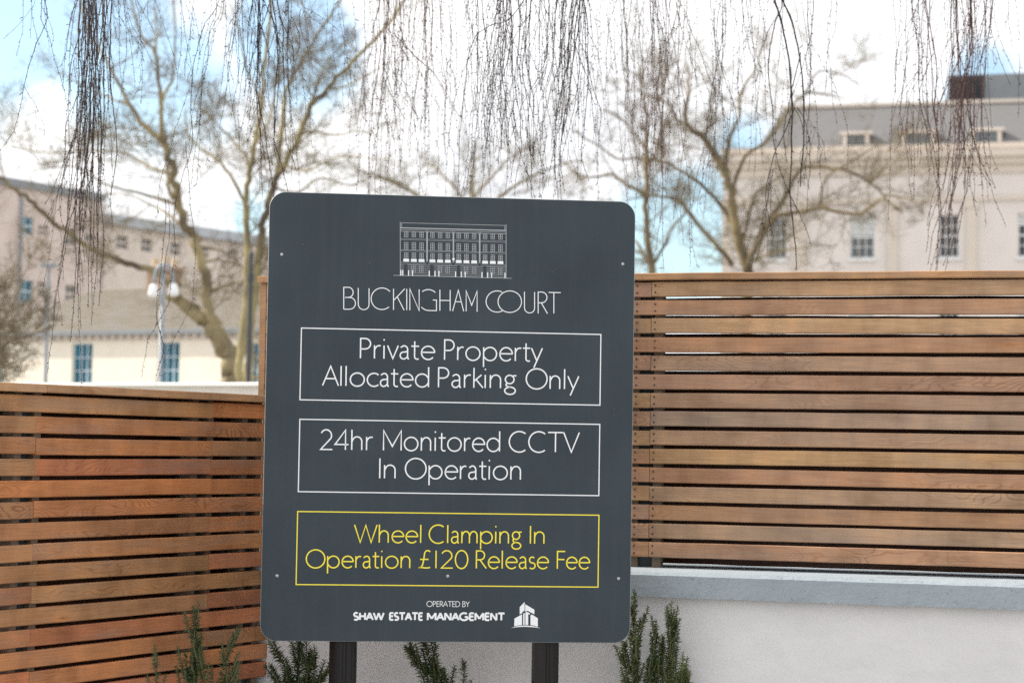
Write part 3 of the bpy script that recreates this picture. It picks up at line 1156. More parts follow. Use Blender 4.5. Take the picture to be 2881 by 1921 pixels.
# ---------------------------------------------------------------- yew plants
def yew(label, base, shoots, Y, mat, seed):
    """shoots: list of photo-pixel paths from low to tip with needle length in mm"""
    rr = random.Random(seed)
    pb = at(base, 1900, Y)
    t = thing('yew_plant', label, 'plant', (pb.x, pb.y, 0), 0, 'young yew plants along the wall')
    O = Vector((pb.x, pb.y, 0))
    st, nd = MB(), MB()

    def shoot(pts, nl, sp):
        # resample
        L = sum((pts[i + 1] - pts[i]).length for i in range(len(pts) - 1))
        n = max(4, int(L / .012))
        path, segs = [], []
        acc = 0
        cum = [0]
        for i in range(len(pts) - 1):
            acc += (pts[i + 1] - pts[i]).length
            cum.append(acc)
        for k in range(n + 1):
            s_ = L * k / n
            i = max(j for j in range(len(pts) - 1) if cum[j] <= s_ + 1e-9)
            f = (s_ - cum[i]) / max(1e-6, cum[i + 1] - cum[i])
            path.append(pts[i].lerp(pts[i + 1], f) + Vector((rr.uniform(-1, 1), rr.uniform(-1, 1), 0)) * .0012)
        st.tube(path, [.0042 * (1 - .72 * k / n) for k in range(n + 1)], 5)
        ang = rr.uniform(0, 6)
        cnt = int(L / sp)
        for q in range(cnt):
            f = q / cnt
            k = min(n - 1, int(f * n))
            p = path[k].lerp(path[k + 1], f * n - k)
            d = (path[k + 1] - path[k]).normalized()
            u = d.cross(Vector((0, 1, .1))).normalized()
            w = u.cross(d)
            ang += 2.4 + rr.uniform(-.3, .3)
            out = u * math.cos(ang) + w * math.sin(ang)
            tipf = min(1, (1 - f) * L / .03)
            spread = rr.uniform(.55, 1.15) * (.45 + .55 * tipf)
            nd_dir = (d * (.80 - .42 * spread) + out * (spread + .22)).normalized()
            ln = nl * 1.22 * rr.uniform(.7, 1.15) * (.55 + .45 * tipf)
            side = nd_dir.cross(d)
            if side.length < 1e-4:
                continue
            side = side.normalized()
            ra = rr.uniform(0, 3.14)
            side = (side * math.cos(ra) + nd_dir.cross(side) * math.sin(ra)) * .0014
            mid = p + nd_dir * ln * .5 + d * ln * .03
            end = p + nd_dir * ln - Vector((0, 0, ln * .10))
            i = len(nd.v)
            nd.v += [tuple(p - side * .5), tuple(p + side * .5), tuple(mid + side), tuple(mid - side), tuple(end)]
            nd.f += [(i, i + 1, i + 2, i + 3), (i + 3, i + 2, i + 4)]
            nd.m += [0, 0]

    for (path, nl, side) in shoots:
        P = [at(x, y, Y + rr.uniform(-.02, .02)) - O for (x, y) in path]
        root = Vector((rr.uniform(-.04, .04), rr.uniform(-.03, .03), 0.0))
        low = root.lerp(P[0], .55) + Vector((rr.uniform(-.03, .03), rr.uniform(-.03, .03), .05))
        pts = [root, low] + P
        st.tube(pts[:2] + [P[0]], [.006, .005, .0042], 5)
        shoot([low] + P, nl / 1000, .00105)
        # side shoots
        for q in range(side):
            f = rr.uniform(.05, .88)
            k = min(len(P) - 2, int(f * (len(P) - 1)))
            s0 = P[k].lerp(P[k + 1], f * (len(P) - 1) - k)
            d = (P[k + 1] - P[k]).normalized()
            a = rr.uniform(0, 6.28)
            ln = rr.uniform(.025, .06) * (1.15 - .55 * f)
            o = Vector((math.cos(a), math.sin(a) * .7, 0))
            shoot([s0, s0 + (d * .7 + o * .6) * ln * .5, s0 + (d * 1.6 + o * .55) * ln], nl / 1000 * .9, .0013)
    st.build('stem', M['yew_stem'], t, smooth=True)
    nd.build('foliage', mat, t)
    return t


yew('young yew with one tall leading shoot before the orange slats', 560,
    [([(545, 2080), (546, 1921), (552, 1800), (543, 1706)], 15, 14), ([(530, 2080), (528, 1900), (520, 1830)], 14, 9), ([(570, 2060), (572, 1910), (566, 1820)], 14, 8),
     ([(440, 2050), (441, 1921), (437, 1842)], 12, 4), ([(590, 2060), (618, 1921), (640, 1830), (676, 1766)], 13, 8), ([(630, 2000), (645, 1921), (668, 1880)], 13, 5)], 5.12, M['yew'], 11)
yew('bushy dark yew left of the left sign post, branches splayed', 850,
    [([(850, 2050), (842, 1921), (838, 1800), (836, 1745)], 23, 10), ([(846, 2050), (826, 1921), (790, 1850), (768, 1795)], 21, 6), ([(850, 2060), (862, 1900), (862, 1790)], 22, 6),
     ([(866, 2040), (882, 1921), (884, 1848)], 19, 6), ([(800, 2040), (790, 1930), (764, 1872)], 20, 5), ([(880, 2040), (896, 1925), (922, 1885)], 18, 4),
     ([(810, 2030), (812, 1950), (800, 1900)], 20, 6), ([(850, 2030), (858, 1950), (860, 1902)], 20, 5)], 5.86, M['yew'], 12)
yew('dark upright yew between the sign posts with several tips', 1215,
    [([(1225, 2060), (1222, 1921), (1206, 1850), (1184, 1775)], 19, 9), ([(1235, 2060), (1240, 1921), (1222, 1850), (1208, 1780)], 19, 9), ([(1210, 2040), (1196, 1921), (1172, 1860), (1150, 1822)], 17, 6),
     ([(1220, 2050), (1212, 1940), (1196, 1870)], 18, 6), ([(1250, 2060), (1254, 1940), (1246, 1880)], 17, 5)], 5.86, M['yew'], 13)
yew('single short yew tip left of the right sign post', 1306,
    [([(1304, 2060), (1304, 1930), (1308, 1862)], 17, 5)], 5.88, M['yew'], 14)
yew('tall dark yew half behind the right edge of the sign', 1782,
    [([(1780, 2060), (1779, 1921), (1782, 1780), (1784, 1658)], 15, 17), ([(1772, 2060), (1768, 1921), (1758, 1860), (1752, 1805)], 14, 9), ([(1790, 2050), (1792, 1921), (1796, 1790), (1800, 1738)], 14, 8),
     ([(1765, 2030), (1764, 1950), (1766, 1912)], 14, 5)], 5.80, M['yew'], 15)
yew('full yew with two pointed leaders against the white wall', 1862,
    [([(1884, 2060), (1882, 1921), (1886, 1800), (1890, 1692)], 15, 22), ([(1830, 2060), (1830, 1921), (1842, 1820), (1846, 1745)], 14, 15), ([(1900, 2050), (1900, 1921), (1902, 1830), (1908, 1780)], 14, 10),
     ([(1822, 2050), (1818, 1940), (1826, 1870)], 14, 9), ([(1866, 2050), (1864, 1900), (1868, 1790)], 14, 9), ([(1850, 2050), (1852, 1930), (1850, 1850)], 14, 8)], 5.78, M['yew'], 16)
yew('small brighter green yew rightmost along the white wall', 1924,
    [([(1922, 2060), (1922, 1930), (1926, 1868)], 15, 8), ([(1912, 2060), (1908, 1950), (1904, 1895)], 14, 5), ([(1936, 2060), (1938, 1940), (1936, 1900)], 14, 4)], 5.80, M['yew_bright'], 17)

# ---------------------------------------------------------------- white parapet beyond the left fence
PP = Plane(500, 1090, 13.0, vp_dir(-8480, 1100))
pw = thing('parapet_wall', 'long white parapet wall with pale cap beyond the orange fence', 'wall', PP.o, PP.rot)
pu0, pu1 = PP.loc(-900, 1090)[0], PP.loc(1150, 1090)[0]
pz1, pzc = PP.loc(600, 1076)[1], PP.loc(600, 1087)[1]
b = MB()
b.box(pu0, pu1, 0, .22, 0, pzc - .001)
b.build('wall_face', M['far_white'], pw)
b = MB()
b.box(pu0 - .03, pu1 + .03, -.05, .30, pzc, pz1)
b.build('wall_cap', M['far_cap'], pw, bevel=.006)


# ---------------------------------------------------------------- buildings
def wall_open(mb, u0, u1, z0, z1, ops, rec, mi=0, y=0.0):
    us = sorted({u0, u1, *[o[0] for o in ops], *[o[1] for o in ops]})
    zs = sorted({z0, z1, *[o[2] for o in ops], *[o[3] for o in ops]})
    for i in range(len(us) - 1):
        for j in range(len(zs) - 1):
            a, c, d, e = us[i], us[i + 1], zs[j], zs[j + 1]
            if any(o[0] <= a + 1e-6 and c <= o[1] + 1e-6 and o[2] <= d + 1e-6 and e <= o[3] + 1e-6 for o in ops):
                continue
            mb.quad((a, y, d), (c, y, d), (c, y, e), (a, y, e), mi)
    for (a, c, d, e) in ops:
        mb.quad((a, y, d), (a, y, e), (a, y + rec, e), (a, y + rec, d), mi)
        mb.quad((c, y, e), (c, y, d), (c, y + rec, d), (c, y + rec, e), mi)
        mb.quad((a, y, e), (c, y, e), (c, y + rec, e), (a, y + rec, e), mi)
        mb.quad((c, y, d), (a, y, d), (a, y + rec, d), (c, y + rec, d), mi)


def window(parent, o, rec, nx, nz, fmat, gmat, fw=.06, bar=.03, sill=None, blind=0.0, y=0.0):
    a, c, d, e = o
    f = MB()
    yb, yf = y + rec, y + rec - .07
    f.box(a, a + fw, yf, yb, d, e)
    f.box(c - fw, c, yf, yb, d, e)
    f.box(a + fw, c - fw, yf, yb, e - fw, e)
    f.box(a + fw, c - fw, yf, yb, d, d + fw)
    for k in range(1, nx):
        x = a + fw + (c - a - 2 * fw) * k / nx
        f.box(x - bar / 2, x + bar / 2, yf + .012, yb, d + fw, e - fw)
    for k in range(1, nz):
        z = d + fw + (e - d - 2 * fw) * k / nz
        w_ = bar * (1.9 if k * 2 == nz else 1) / 2
        f.box(a + fw, c - fw, yf + .016, yb, z - w_, z + w_)
    win = f.build('window', fmat, parent)
    p = MB()
    p.box(a, c, yb + .002, yb + .02, d, e)
    p.build('pane', gmat, win)
    if blind:
        q = MB()
        q.box(a + fw, c - fw, yb - .012, yb - .006, e - fw - (e - d - 2 * fw) * blind, e - fw)
        q.build('blind', M['blind'], win)
    if sill:
        s = MB()
        s.box(a - .08, c + .08, y - .10, y + rec * .5, d - sill, d)
        s.build('sill', fmat, win)
    return win


# --- cream cottage with hipped roof
CB = Plane(300, 935, 64.0, vp_dir(-8480, 1100))
cb = thing('cream_cottage', 'low cream building with mossy hipped roof and teal windows behind the left fence', 'building', CB.o, CB.rot)
L = CB.loc
cu0, cu1 = L(-62, 960)[0], L(1060, 960)[0]
ze = L(300, 938)[1]
ops = []
for (xa, xb, yt) in ((203, 261, 966), (444, 506, 962)):
    a, z = L(xa, yt)
    c, _ = L(xb, yt)
    zb = L(xa, 1074)[1] - .1
    ops.append((a, c, zb, z))
for xa in (-25 - 5, 690, 930):
    a, z = L(xa, 964)
    ops.append((a, a + .68, L(xa, 1074)[1] - .1, z))
b = MB()
wall_open(b, cu0, cu1, 0, ze, ops, .16)
dpt = 9.0
b.quad((cu0, dpt, 0), (cu0, 0, 0), (cu0, 0, ze), (cu0, dpt, ze))
b.quad((cu1, 0, 0), (cu1, dpt, 0), (cu1, dpt, ze), (cu1, 0, ze))
b.quad((cu1, dpt, 0), (cu0, dpt, 0), (cu0, dpt, ze), (cu1, dpt, ze))
b.build('wall', M['cream'], cb)
for o in ops:
    window(cb, o, .16, 3, 3, M['frame_blue'], M['glass_teal'], .035, .035)
ov = .17
zr = L(600, 805, dpt / 2)[1]
ul = L(275, 812, dpt / 2)[0]
b = MB()
e0, e1, f0, f1 = cu0 - ov, cu1 + ov, -ov, dpt + ov
zE = ze + .06
# tiled courses: each slope as stepped rows
nr = 20
def slope(A0, A1, B0, B1):
    for i in range(nr):
        f, g_ = i / nr, (i + 1) / nr
        p0, p1 = A0.lerp(B0, f), A1.lerp(B1, f)
        q0, q1 = A0.lerp(B0, g_), A1.lerp(B1, g_)
        lift = Vector((0, 0, .035))
        b.quad(p0 + lift, p1 + lift, q1, q0)
        b.quad(p0, p1, p1 + lift, p0 + lift)
V = Vector
urt = e1 - (dpt / 2 + ov)
slope(V((e0, f0, zE)), V((e1, f0, zE)), V((ul, dpt / 2, zr)), V((urt, dpt / 2, zr)))
slope(V((e0, f1, zE)), V((e0, f0, zE)), V((ul, dpt / 2, zr)), V((ul, dpt / 2, zr)))
slope(V((e1, f0, zE)), V((e1, f1, zE)), V((urt, dpt / 2, zr)), V((urt, dpt / 2, zr)))
slope(V((e1, f1, zE)), V((e0, f1, zE)), V((urt, dpt / 2, zr)), V((ul, dpt / 2, zr)))
b.box(e0, e1, f0, f1, ze + .001, zE)
roof = b.build('roof', M['moss_roof'], cb)
b = MB()
b.box(e0 - .04, e1 + .04, f0 - .08, f0 - .001, ze - .06, zE + .03)
gut = b.build('gutter', M['lead'], cb)
b = MB()
uu = cu0
while uu < cu1:
    b.box(uu, uu + .11, -ov + .02, -.002, ze - .20, ze - .002)
    uu += .33
b.box(cu0, cu1, -.035, -.004, ze - .24, ze - .003)
b.build('eaves_bracket', M['tan_wall'], cb)
# chimney with three pots on the ridge
cu, _ = L(462, 800, dpt / 2)
ch = MB()
zc_t = L(462, 764, dpt / 2)[1]
ch.box(cu - .52, cu + .52, dpt / 2 - .3, dpt / 2 + .3, zr - .6, zc_t)
ch.box(cu - .58, cu + .58, dpt / 2 - .36, dpt / 2 + .36, zc_t + .001, zc_t + .12)
cho = ch.build('chimney', M['orange_brick'], cb)
for (px, top) in ((437, 728), (466, 722), (493, 730)):
    p = MB()
    u_, zt = L(px, top, dpt / 2)
    c0 = V((u_, dpt / 2, zc_t + .121))
    p.tube([c0, V((u_, dpt / 2, zt - .08)), V((u_, dpt / 2, zt - .08)), V((u_, dpt / 2, zt))], [.13, .10, .13, .12], 12)
    p.build('chimney_pot', M['pot'], cho, smooth=False)

# --- pink brick block, and lower wing with grey sheet roof, both receding to the right
BB = Plane(286, 700, 100.0, vp_dir(4820, 1309))
bb = thing('brick_block', 'tall pinkish brick block at the far left behind bare branches', 'building', BB.o, BB.rot)
L = BB.loc
bu0, bu1 = L(-500, 700)[0], L(286, 700)[0]
zt = L(286, 566)[1]
ops = []
for (x, y0, y1, w) in ((57, 607, 658, .9), (108, 632, 660, .7), (57, 785, 850, .9), (108, 790, 832, .55), (185, 640, 690, .8), (185, 800, 850, .8), (-60, 600, 660, .9), (-60, 780, 850, .9), (240, 655, 700, .7)):
    a, z1 = L(x, y0)
    z0 = L(x, y1)[1]
    ops.append((a, a + w, z0, z1))
b = MB()
wall_open(b, bu0, bu1, 0, zt, ops, .18)
b.quad((bu1, 0, 0), (bu1, 14, 0), (bu1, 14, zt), (bu1, 0, zt))
b.quad((bu0, 14, 0), (bu0, 0, 0), (bu0, 0, zt), (bu0, 14, zt))
b.quad((bu1, 14, 0), (bu0, 14, 0), (bu0, 14, zt), (bu1, 14, zt))
b.build('wall', M['brick'], bb)
for o in ops:
    window(bb, o, .18, 2, 2, M['frame_blue'] if o[1] - o[0] > .85 else M['tan_wall'], M['glass_teal'] if o[1] - o[0] > .85 else M['glass_grey'], .06, .05)
b = MB()
b.box(bu0 - .1, bu1 + .1, -.15, 14.1, zt + .001, zt + .38)
b.build('roof', M['lead'], bb)
ud = L(54, 700)[0]
b = MB()
b.tube([V((ud, -.12, 1)), V((ud, -.12, zt - .2))], [.07, .07], 8)
b.build('drainpipe', M['galv'], bb)

GW = Plane(292, 700, 101.0, vp_dir(5277, 1316))
gw = thing('grey_roofed_wing', 'tan wing with grey sheet roof between the brick block and the sign', 'building', GW.o, GW.rot)
L = GW.loc
gu0, gu1 = L(289, 700)[0], L(1000, 700)[0]
gt = L(300, 632)[1]
gtop = L(300, 592)[1]
ops = []
for (x, y0, y1) in ((330, 660, 700), (398, 668, 708), (480, 680, 716), (560, 690, 722), (640, 700, 730)):
    a, z1 = L(x, y0)
    ops.append((a, a + .8, L(x, y1)[1], z1))
b = MB()
wall_open(b, gu0, gu1, 0, gt, ops, .18)
b.quad((gu1, 0, 0), (gu1, 12, 0), (gu1, 12, gt), (gu1, 0, gt))
b.quad((gu1, 12, 0), (gu0, 12, 0), (gu0, 12, gt), (gu1, 12, gt))
b.build('wall', M['tan_wall'], gw)
for o in ops:
    window(gw, o, .18, 2, 2, M['tan_wall'], M['glass_grey'], .06, .05)
b = MB()
b.quad((gu0, -.3, gt + .002), (gu1, -.3, gt + .002), (gu1, .9, gtop), (gu0, .9, gtop))
b.quad((gu0, .9, gtop), (gu1, .9, gtop), (gu1, 12.3, gtop + .2), (gu0, 12.3, gtop + .2))
b.quad((gu0, 12.3, gt), (gu1, 12.3, gt), (gu1, -.3, gt + .002), (gu0, -.3, gt + .002))
b.quad((gu1, 12.3, gt), (gu0, 12.3, gt), (gu0, 12.3, gtop + .2), (gu1, 12.3, gtop + .2))
b.poly([(gu1, -.3, gt + .002), (gu1, 12.3, gt), (gu1, 12.3, gtop + .2), (gu1, .9, gtop)])
b.poly([(gu0, .9, gtop), (gu0, 12.3, gtop + .2), (gu0, 12.3, gt), (gu0, -.3, gt + .002)])
b.build('roof', M['lead'], gw)

# --- pale stucco hall at the right
SB = Plane(2400, 600, 82.0, vp_dir(-18900, 935))
sb = thing('stucco_hall', 'large pale stucco building with sash windows, dormers and slate roof at right', 'building', SB.o, SB.rot)
L = SB.loc
s0, s1 = L(2034, 600)[0], L(3350, 600)[0]
zpar = L(2400, 414)[1]                          # top of parapet
zco0, zco1 = L(2400, 452)[1], L(2400, 434)[1]
zst = L(2400, 563)[1]
ops = []
for (xa, xb) in ((2160, 2214), (2390, 2461), (2640, 2699), (2862, 2930), (3090, 3155)):
    a = L(xa, 690)[0]
    c = L(xb, 690)[0]
    ops.append((a, c, L(2425, 727)[1], L(2425, 606)[1]))
low = [(o[0], o[1], o[2] - 4.2, o[3] - 4.0) for o in ops] + [(o[0], o[1], o[2] - 8.2, o[3] - 8.0) for o in ops]
b = MB()
wall_open(b, s0, s1, 0, zpar, ops + low, .2)
D2 = 16
b.quad((s0, D2, 0), (s0, 0, 0), (s0, 0, zpar), (s0, D2, zpar))
b.quad((s1, 0, 0), (s1, D2, 0), (s1, D2, zpar), (s1, 0, zpar))
b.quad((s1, D2, 0), (s0, D2, 0), (s0, D2, zpar), (s1, D2, zpar))
b.quad((s0, 0, zpar), (s1, 0, zpar), (s1, D2, zpar), (s0, D2, zpar))
b.build('wall', M['stucco'], sb)
for i, o in enumerate(ops + low):
    window(sb, o, .2, 3, 4, M['frame_white'], M['glass_dark'] if i % 5 in (2, 3) else M['glass_grey'], .07, .035, .12, blind=.45 if i % 5 == 1 else (.25 if i % 5 == 3 else 0))
b = MB()
b.box(s0 - .45, s1 + .45, -.45, -.002, zco0, zco1)
b.box(s0 - .30, s1 + .30, -.28, -.003, zco0 - .28, zco0 - .001)
b.box(s0 - .12, s1 + .12, -.12, -.004, zco0 - .62, zco0 - .282)
b.build('cornice', M['stucco_light'], sb)
b = MB()
b.box(s0 - .08, s1 + .08, -.10, -.002, zst - .12, zst + .08)
b.build('string_course', M['stucco_light'], sb)
b = MB()
b.box(s0 - .1, s1 + .1, -.12, -.002, zpar - .18, zpar + .04)
b.build('parapet_cap', M['stucco_light'], sb)
for xp in (2034, 2240, 2500, 2722, 2985, 3220):
    u = L(xp + 12, 690)[0]
    b = MB()
    b.box(u - .20, u + .20, -.16, -.002, 0.2, zst - .122)
    b.box(u - .28, u + .28, -.20, -.003, zst - .42, zst - .123)
    b.build('pilaster', M['stucco_light'], sb)
# mansard slate roof
rs, rb_ = 1.2, 5.2
zrb, zrt = zpar + .02, L(2400, 303, rb_)[1]
rl = L(2120, 420, rs)[0]
rt = L(2205, 312, rb_)[0]
b = MB()
b.quad((rl, rs, zrb), (s1, rs, zrb), (s1, rb_, zrt), (rt, rb_, zrt))
b.quad((rl, D2 - rs, zrb), (rl, rs, zrb), (rt, rb_, zrt), (rt, D2 - rb_, zrt))
b.quad((rt, rb_, zrt), (s1, rb_, zrt), (s1, D2 - rb_, zrt), (rt, D2 - rb_, zrt))
b.quad((s1, D2 - rs, zrb), (rl, D2 - rs, zrb), (rt, D2 - rb_, zrt), (s1, D2 - rb_, zrt))
b.poly([(s1, rs, zrb), (s1, D2 - rs, zrb), (s1, D2 - rb_, zrt), (s1, rb_, zrt)])
ro = b.build('roof', M['slate'], sb)
b = MB()
b.box(rt - .1, s1, rb_ - .12, rb_ + .12, zrt + .001, zrt + .16)
b.build('ridge', M['stucco_light'], ro)
for (xa, xb, yt) in ((2372, 2446, 372), (2536, 2630, 368), (2734, 2818, 362), (2990, 3080, 356)):
    yd = 1.75
    a, zt_ = L(xa, yt, yd)
    c, _ = L(xb, yt, yd)
    zb = zpar - .02
    d = MB()
    d.box(a, c, yd, yd + 2.6, zb, zt_ - .12, 1)
    d.box(a - .12, c + .12, yd - .14, yd + 2.7, zt_ - .119, zt_, 0)
    d.box(a, a + .16, yd - .05, yd - .002, zb, zt_ - .121, 0)
    d.box(c - .16, c, yd - .05, yd - .002, zb, zt_ - .121, 0)
    do = d.build('dormer', [M['stucco_light'], M['lead']], sb)
    f = MB()
    n_ = 3
    aa, cc, dd, ee = a + .2, c - .2, zb + .12, zt_ - .2
    for k in range(n_):
        x0 = aa + (cc - aa) * k / n_
        x1 = aa + (cc - aa) * (k + 1) / n_
        f.box(x0 + .05, x1 - .05, yd - .035, yd - .004, dd, ee)
    f.build('pane', M['glass_grey'], do)
# roof-top plant room
za = L(2700, 290, 7)[1]
b = MB()
pa, pz = L(2669, 213, 7)
pb_, _ = L(2768, 213, 7)
b.box(pa, pb_, 7, 10, zrt + .002, pz)
for k in range(7):
    z_ = zrt + .2 + (pz - zrt - .3) * k / 7
    b.box(pa - .04, pb_ - .02, 6.93, 6.998, z_, z_ + .07)
b.build('plant_room', M['plant_box'], sb)
b = MB()
b.box(pb_ + .002, L(3300, 213, 7)[0], 7.1, 10, zrt + .002, pz + .02)
b.build('plant_screen', M['lead'], sb)


# ---------------------------------------------------------------- lamp, poles
def pole_pts(px, y0, Y):
    t = at(px, y0, Y)
    return Vector((t.x, t.y, 0)), t.z


c, zt = pole_pts(459, 764, 29)
lp = thing('street_lamp', 'grey double street lamp with two white bell shades', 'street lamp', c)
b = MB()
b.tube([V((0, 0, 0)), V((0, 0, 1.2)), V((0, 0, 1.25)), V((0, 0, zt))], [.05, .047, .038, .030], 12)
b.tube([V((0, 0, zt)), V((0, 0, zt + .10)), V((0, 0, zt + .14))], [.045, .032, .006], 10)
b.build('column', M['galv'], lp, smooth=True)
for s, (sx, sy) in ((-1, (433, 806)), (1, (488, 803))):
    sp = at(sx, sy, 29) - c
    b = MB()
    pts = [V((0, 0, zt - .02))]
    for k in range(9):
        a = math.pi * k / 8
        pts.append(V((sp.x * (1 - math.cos(a)) / 2, 0, zt - .03 + .16 * math.sin(a) + (sp.z - zt + .03) * (k / 8) ** 2)))
    b.tube(pts, [.024] * len(pts), 8)
    b.build('arm', M['galv'], lp, smooth=True)
    b = MB()
    z = sp.z
    prof = [(.026, .035), (.05, .02), (.066, -.03), (.080, -.09), (.082, -.125), (.062, -.15), (.02, -.162)]
    b.tube([V((sp.x, 0, z + q[1])) for q in prof], [q[0] for q in prof], 16)
    b.build('shade', M['lamp_white'], lp, smooth=True)

c, zt = pole_pts(137, 752, 40)
sp_ = thing('slim_pole', 'slim grey pole with a small flat lantern left of the double lamp', 'pole', c)
b = MB()
b.tube([V((0, 0, 0)), V((0, 0, zt))], [.045, .03], 10)
b.build('column', M['galv'], sp_)
b = MB()
b.box(-.16, .16, -.08, .08, zt + .001, zt + .07)
b.build('lantern', M['galv'], sp_, bevel=.01)
c, zt = pole_pts(707, 712, 30)
dp = thing('dark_column', 'dark upright column beside the tree stems left of the sign', 'pole', c)
b = MB()
b.tube([V((0, 0, 0)), V((0, 0, 1.1)), V((0, 0, 1.12)), V((0, 0, zt)), V((0, 0, zt + .05))], [.06, .055, .04, .032, .012], 12)
b.build('column', M['dark_pole'], dp)
b = MB()
b.tube([V((0, 0, zt - .42)), V((0, 0, zt - .32))], [.05, .05], 12)
b.build('collar', M['dark_pole'], dp)


# ---------------------------------------------------------------- bare trees
class Tree:
    def __init__(s, name, label, Y, base_px, seed, group='bare trees beyond the fences'):
        s.rr = random.Random(seed)
        s.Y = Y
        p = at(base_px[0], base_px[1], Y)
        s.O = V((p.x, p.y, 0))
        s.t = thing(name, label, 'tree', s.O, 0, group)
        s.tr, s.cr = MB(), MB()
        s.limbs = []

    def P(s, x, y, dy=0.0):
        return at(x, y, s.Y + dy) - s.O

    def limb(s, px, r0, r1, d0=0.0, d1=0.0, spawn=1.0):
        n = len(px)
        raw = [s.P(x, y, d0 + (d1 - d0) * i / max(1, n - 1)) for i, (x, y) in enumerate(px)]
        pts = []
        for i in range(n - 1):
            a = raw[max(0, i - 1)]
            b_, c_ = raw[i], raw[i + 1]
            d_ = raw[min(n - 1, i + 2)]
            m = 4
            for k in range(m):
                t = k / m
                pts.append(.5 * ((2 * b_) + (c_ - a) * t + (2 * a - 5 * b_ + 4 * c_ - d_) * t * t + (3 * b_ - a - 3 * c_ + d_) * t ** 3))
        pts.append(raw[-1])
        N_ = len(pts)
        k_ = s.Y / F
        rad = [max(.006, (r0 + (r1 - r0) * i / (N_ - 1)) * .78 * k_ * (1 + s.rr.uniform(-.07, .07))) for i in range(N_)]
        jit = k_ * r1 * .5
        pts = [p + V((s.rr.gauss(0, jit), s.rr.gauss(0, jit), s.rr.gauss(0, jit))) for p in pts]
        s.tr.tube(pts, rad, 9)
        s.limbs.append((pts, rad, spawn))

    def twig(s, p, d, ln, r, lvl, dens):
        rr = s.rr
        n = 5 if lvl < 2 else 4 if lvl == 2 else 3
        pts, rad = [p.copy()], [r]
        dd = d.copy()
        step = ln / n
        for i in range(n):
            dd = (dd + V((rr.gauss(0, .2), rr.gauss(0, .2), rr.gauss(.05, .17)))).normalized()
            pts.append(pts[-1] + dd * step)
            rad.append(max(.0022, r * (1 - .8 * (i + 1) / n)))
        s.cr.tube(pts, rad, 5 if lvl < 2 else 3, cap=False)
        if lvl >= 4:
            return
        nc = {1: 9, 2: 7, 3: 4}[lvl] * dens
        nc = int(nc) + (1 if rr.random() < nc % 1 else 0)
        for q in range(nc):
            f = rr.uniform(.15, 1.0)
            k = min(n - 1, int(f * n))
            b_ = pts[k].lerp(pts[k + 1], f * n - k)
            dd = (pts[k + 1] - pts[k]).normalized()
            o = V((rr.gauss(0, 1), rr.gauss(0, 1), rr.gauss(.15, .8))).normalized()
            nd = (dd * .85 + o * .8).normalized()
            s.twig(b_, nd, ln * rr.uniform(.34, .62), max(.003, r * .5), lvl + 1, dens)

    def finish(s, per_m, l1, dens, r1=.014, crown_mat=None, bark=None, zmin=2.5):
        rr = s.rr
        for (pts, rad, sp) in s.limbs:
            if sp <= 0:
                continue
            L_ = 0
            for i in range(len(pts) - 1):
                seg = (pts[i + 1] - pts[i])
                L_ += seg.length
                cnt = seg.length * per_m * sp
                cnt = int(cnt) + (1 if rr.random() < cnt % 1 else 0)
                for q in range(cnt):
                    b_ = pts[i].lerp(pts[i + 1], rr.random())
                    if b_.z < zmin:
                        continue
                    dd = seg.normalized()
                    o = V((rr.gauss(0, 1), rr.gauss(0, 1), rr.gauss(.25, .7))).normalized()
                    r = min(r1, rad[i] * .5)
                    s.twig(b_, (dd * .6 + o).normalized(), l1 * rr.uniform(.5, 1.25), r, 1, dens)
        s.tr.build('trunk', bark or M['bark'], s.t, smooth=True)
        s.cr.build('crown', crown_mat or M['far_twig'], s.t)


t = Tree('bare_tree', 'large leafless tree with pale lichened limbs left of the sign', 34.0, (641, 1068), 5)
t.limb([(638, 1500), (640, 1200), (641, 1068), (650, 995), (622, 957), (590, 930), (563, 896), (522, 855), (500, 832)], 42, 20, spawn=0)
t.limb([(612, 965), (600, 908), (584, 827), (563, 725), (543, 676), (518, 623), (502, 551), (486, 490), (461, 408), (453, 392)], 21, 12.5, 0, -.3, .7)
t.limb([(505, 835), (470, 795), (429, 762), (355, 741), (294, 717), (245, 692), (196, 660), (135, 615), (82, 562), (33, 525), (-40, 470), (-120, 430)], 13, 5, 0, -2.2)
t.limb([(453, 392), (408, 355), (367, 298), (327, 229), (286, 147), (245, 80), (215, -40)], 10.5, 3, -.3, .8)
t.limb([(453, 395), (452, 327), (453, 286), (444, 220), (436, 150), (404, 110), (384, 60), (350, -80)], 9.5, 3, -.3, -1.2)
t.limb([(453, 286), (470, 250), (486, 220), (490, 163), (494, 82), (480, -60)], 6.5, 2.5, -.3, .6)
t.limb([(437, 150), (440, 100), (436, 12), (440, -90)], 4.5, 2, -.6, -1)
t.limb([(367, 298), (330, 285), (280, 262), (230, 240), (160, 200)], 5, 1.5, .2, 1.5)
t.limb([(486, 490), (420, 470), (350, 430), (250, 425), (120, 430), (20, 410)], 6, 1.5, -.3, 1.8)
t.limb([(502, 580), (450, 560), (380, 540), (300, 520), (210, 470), (90, 480)], 6.5, 1.5, -.2, -2)
t.limb([(518, 640), (470, 600), (430, 580), (350, 545), (270, 555)], 6, 1.5, -.2, 1.6)
t.limb([(584, 827), (640, 800), (680, 790), (720, 770)], 6, 2, 0, -.8)
t.limb([(563, 740), (610, 730), (660, 740), (700, 700)], 5, 2, 0, .8)
t.limb([(543, 690), (600, 700), (650, 720), (690, 760)], 5, 2, 0, 1.2)
t.limb([(486, 560), (473, 520), (474, 470), (478, 420)], 8, 4, 0, .5, .5)
t.finish(1.7, 1.3, .88, crown_mat=M['far_twig'], bark=M['bark'])

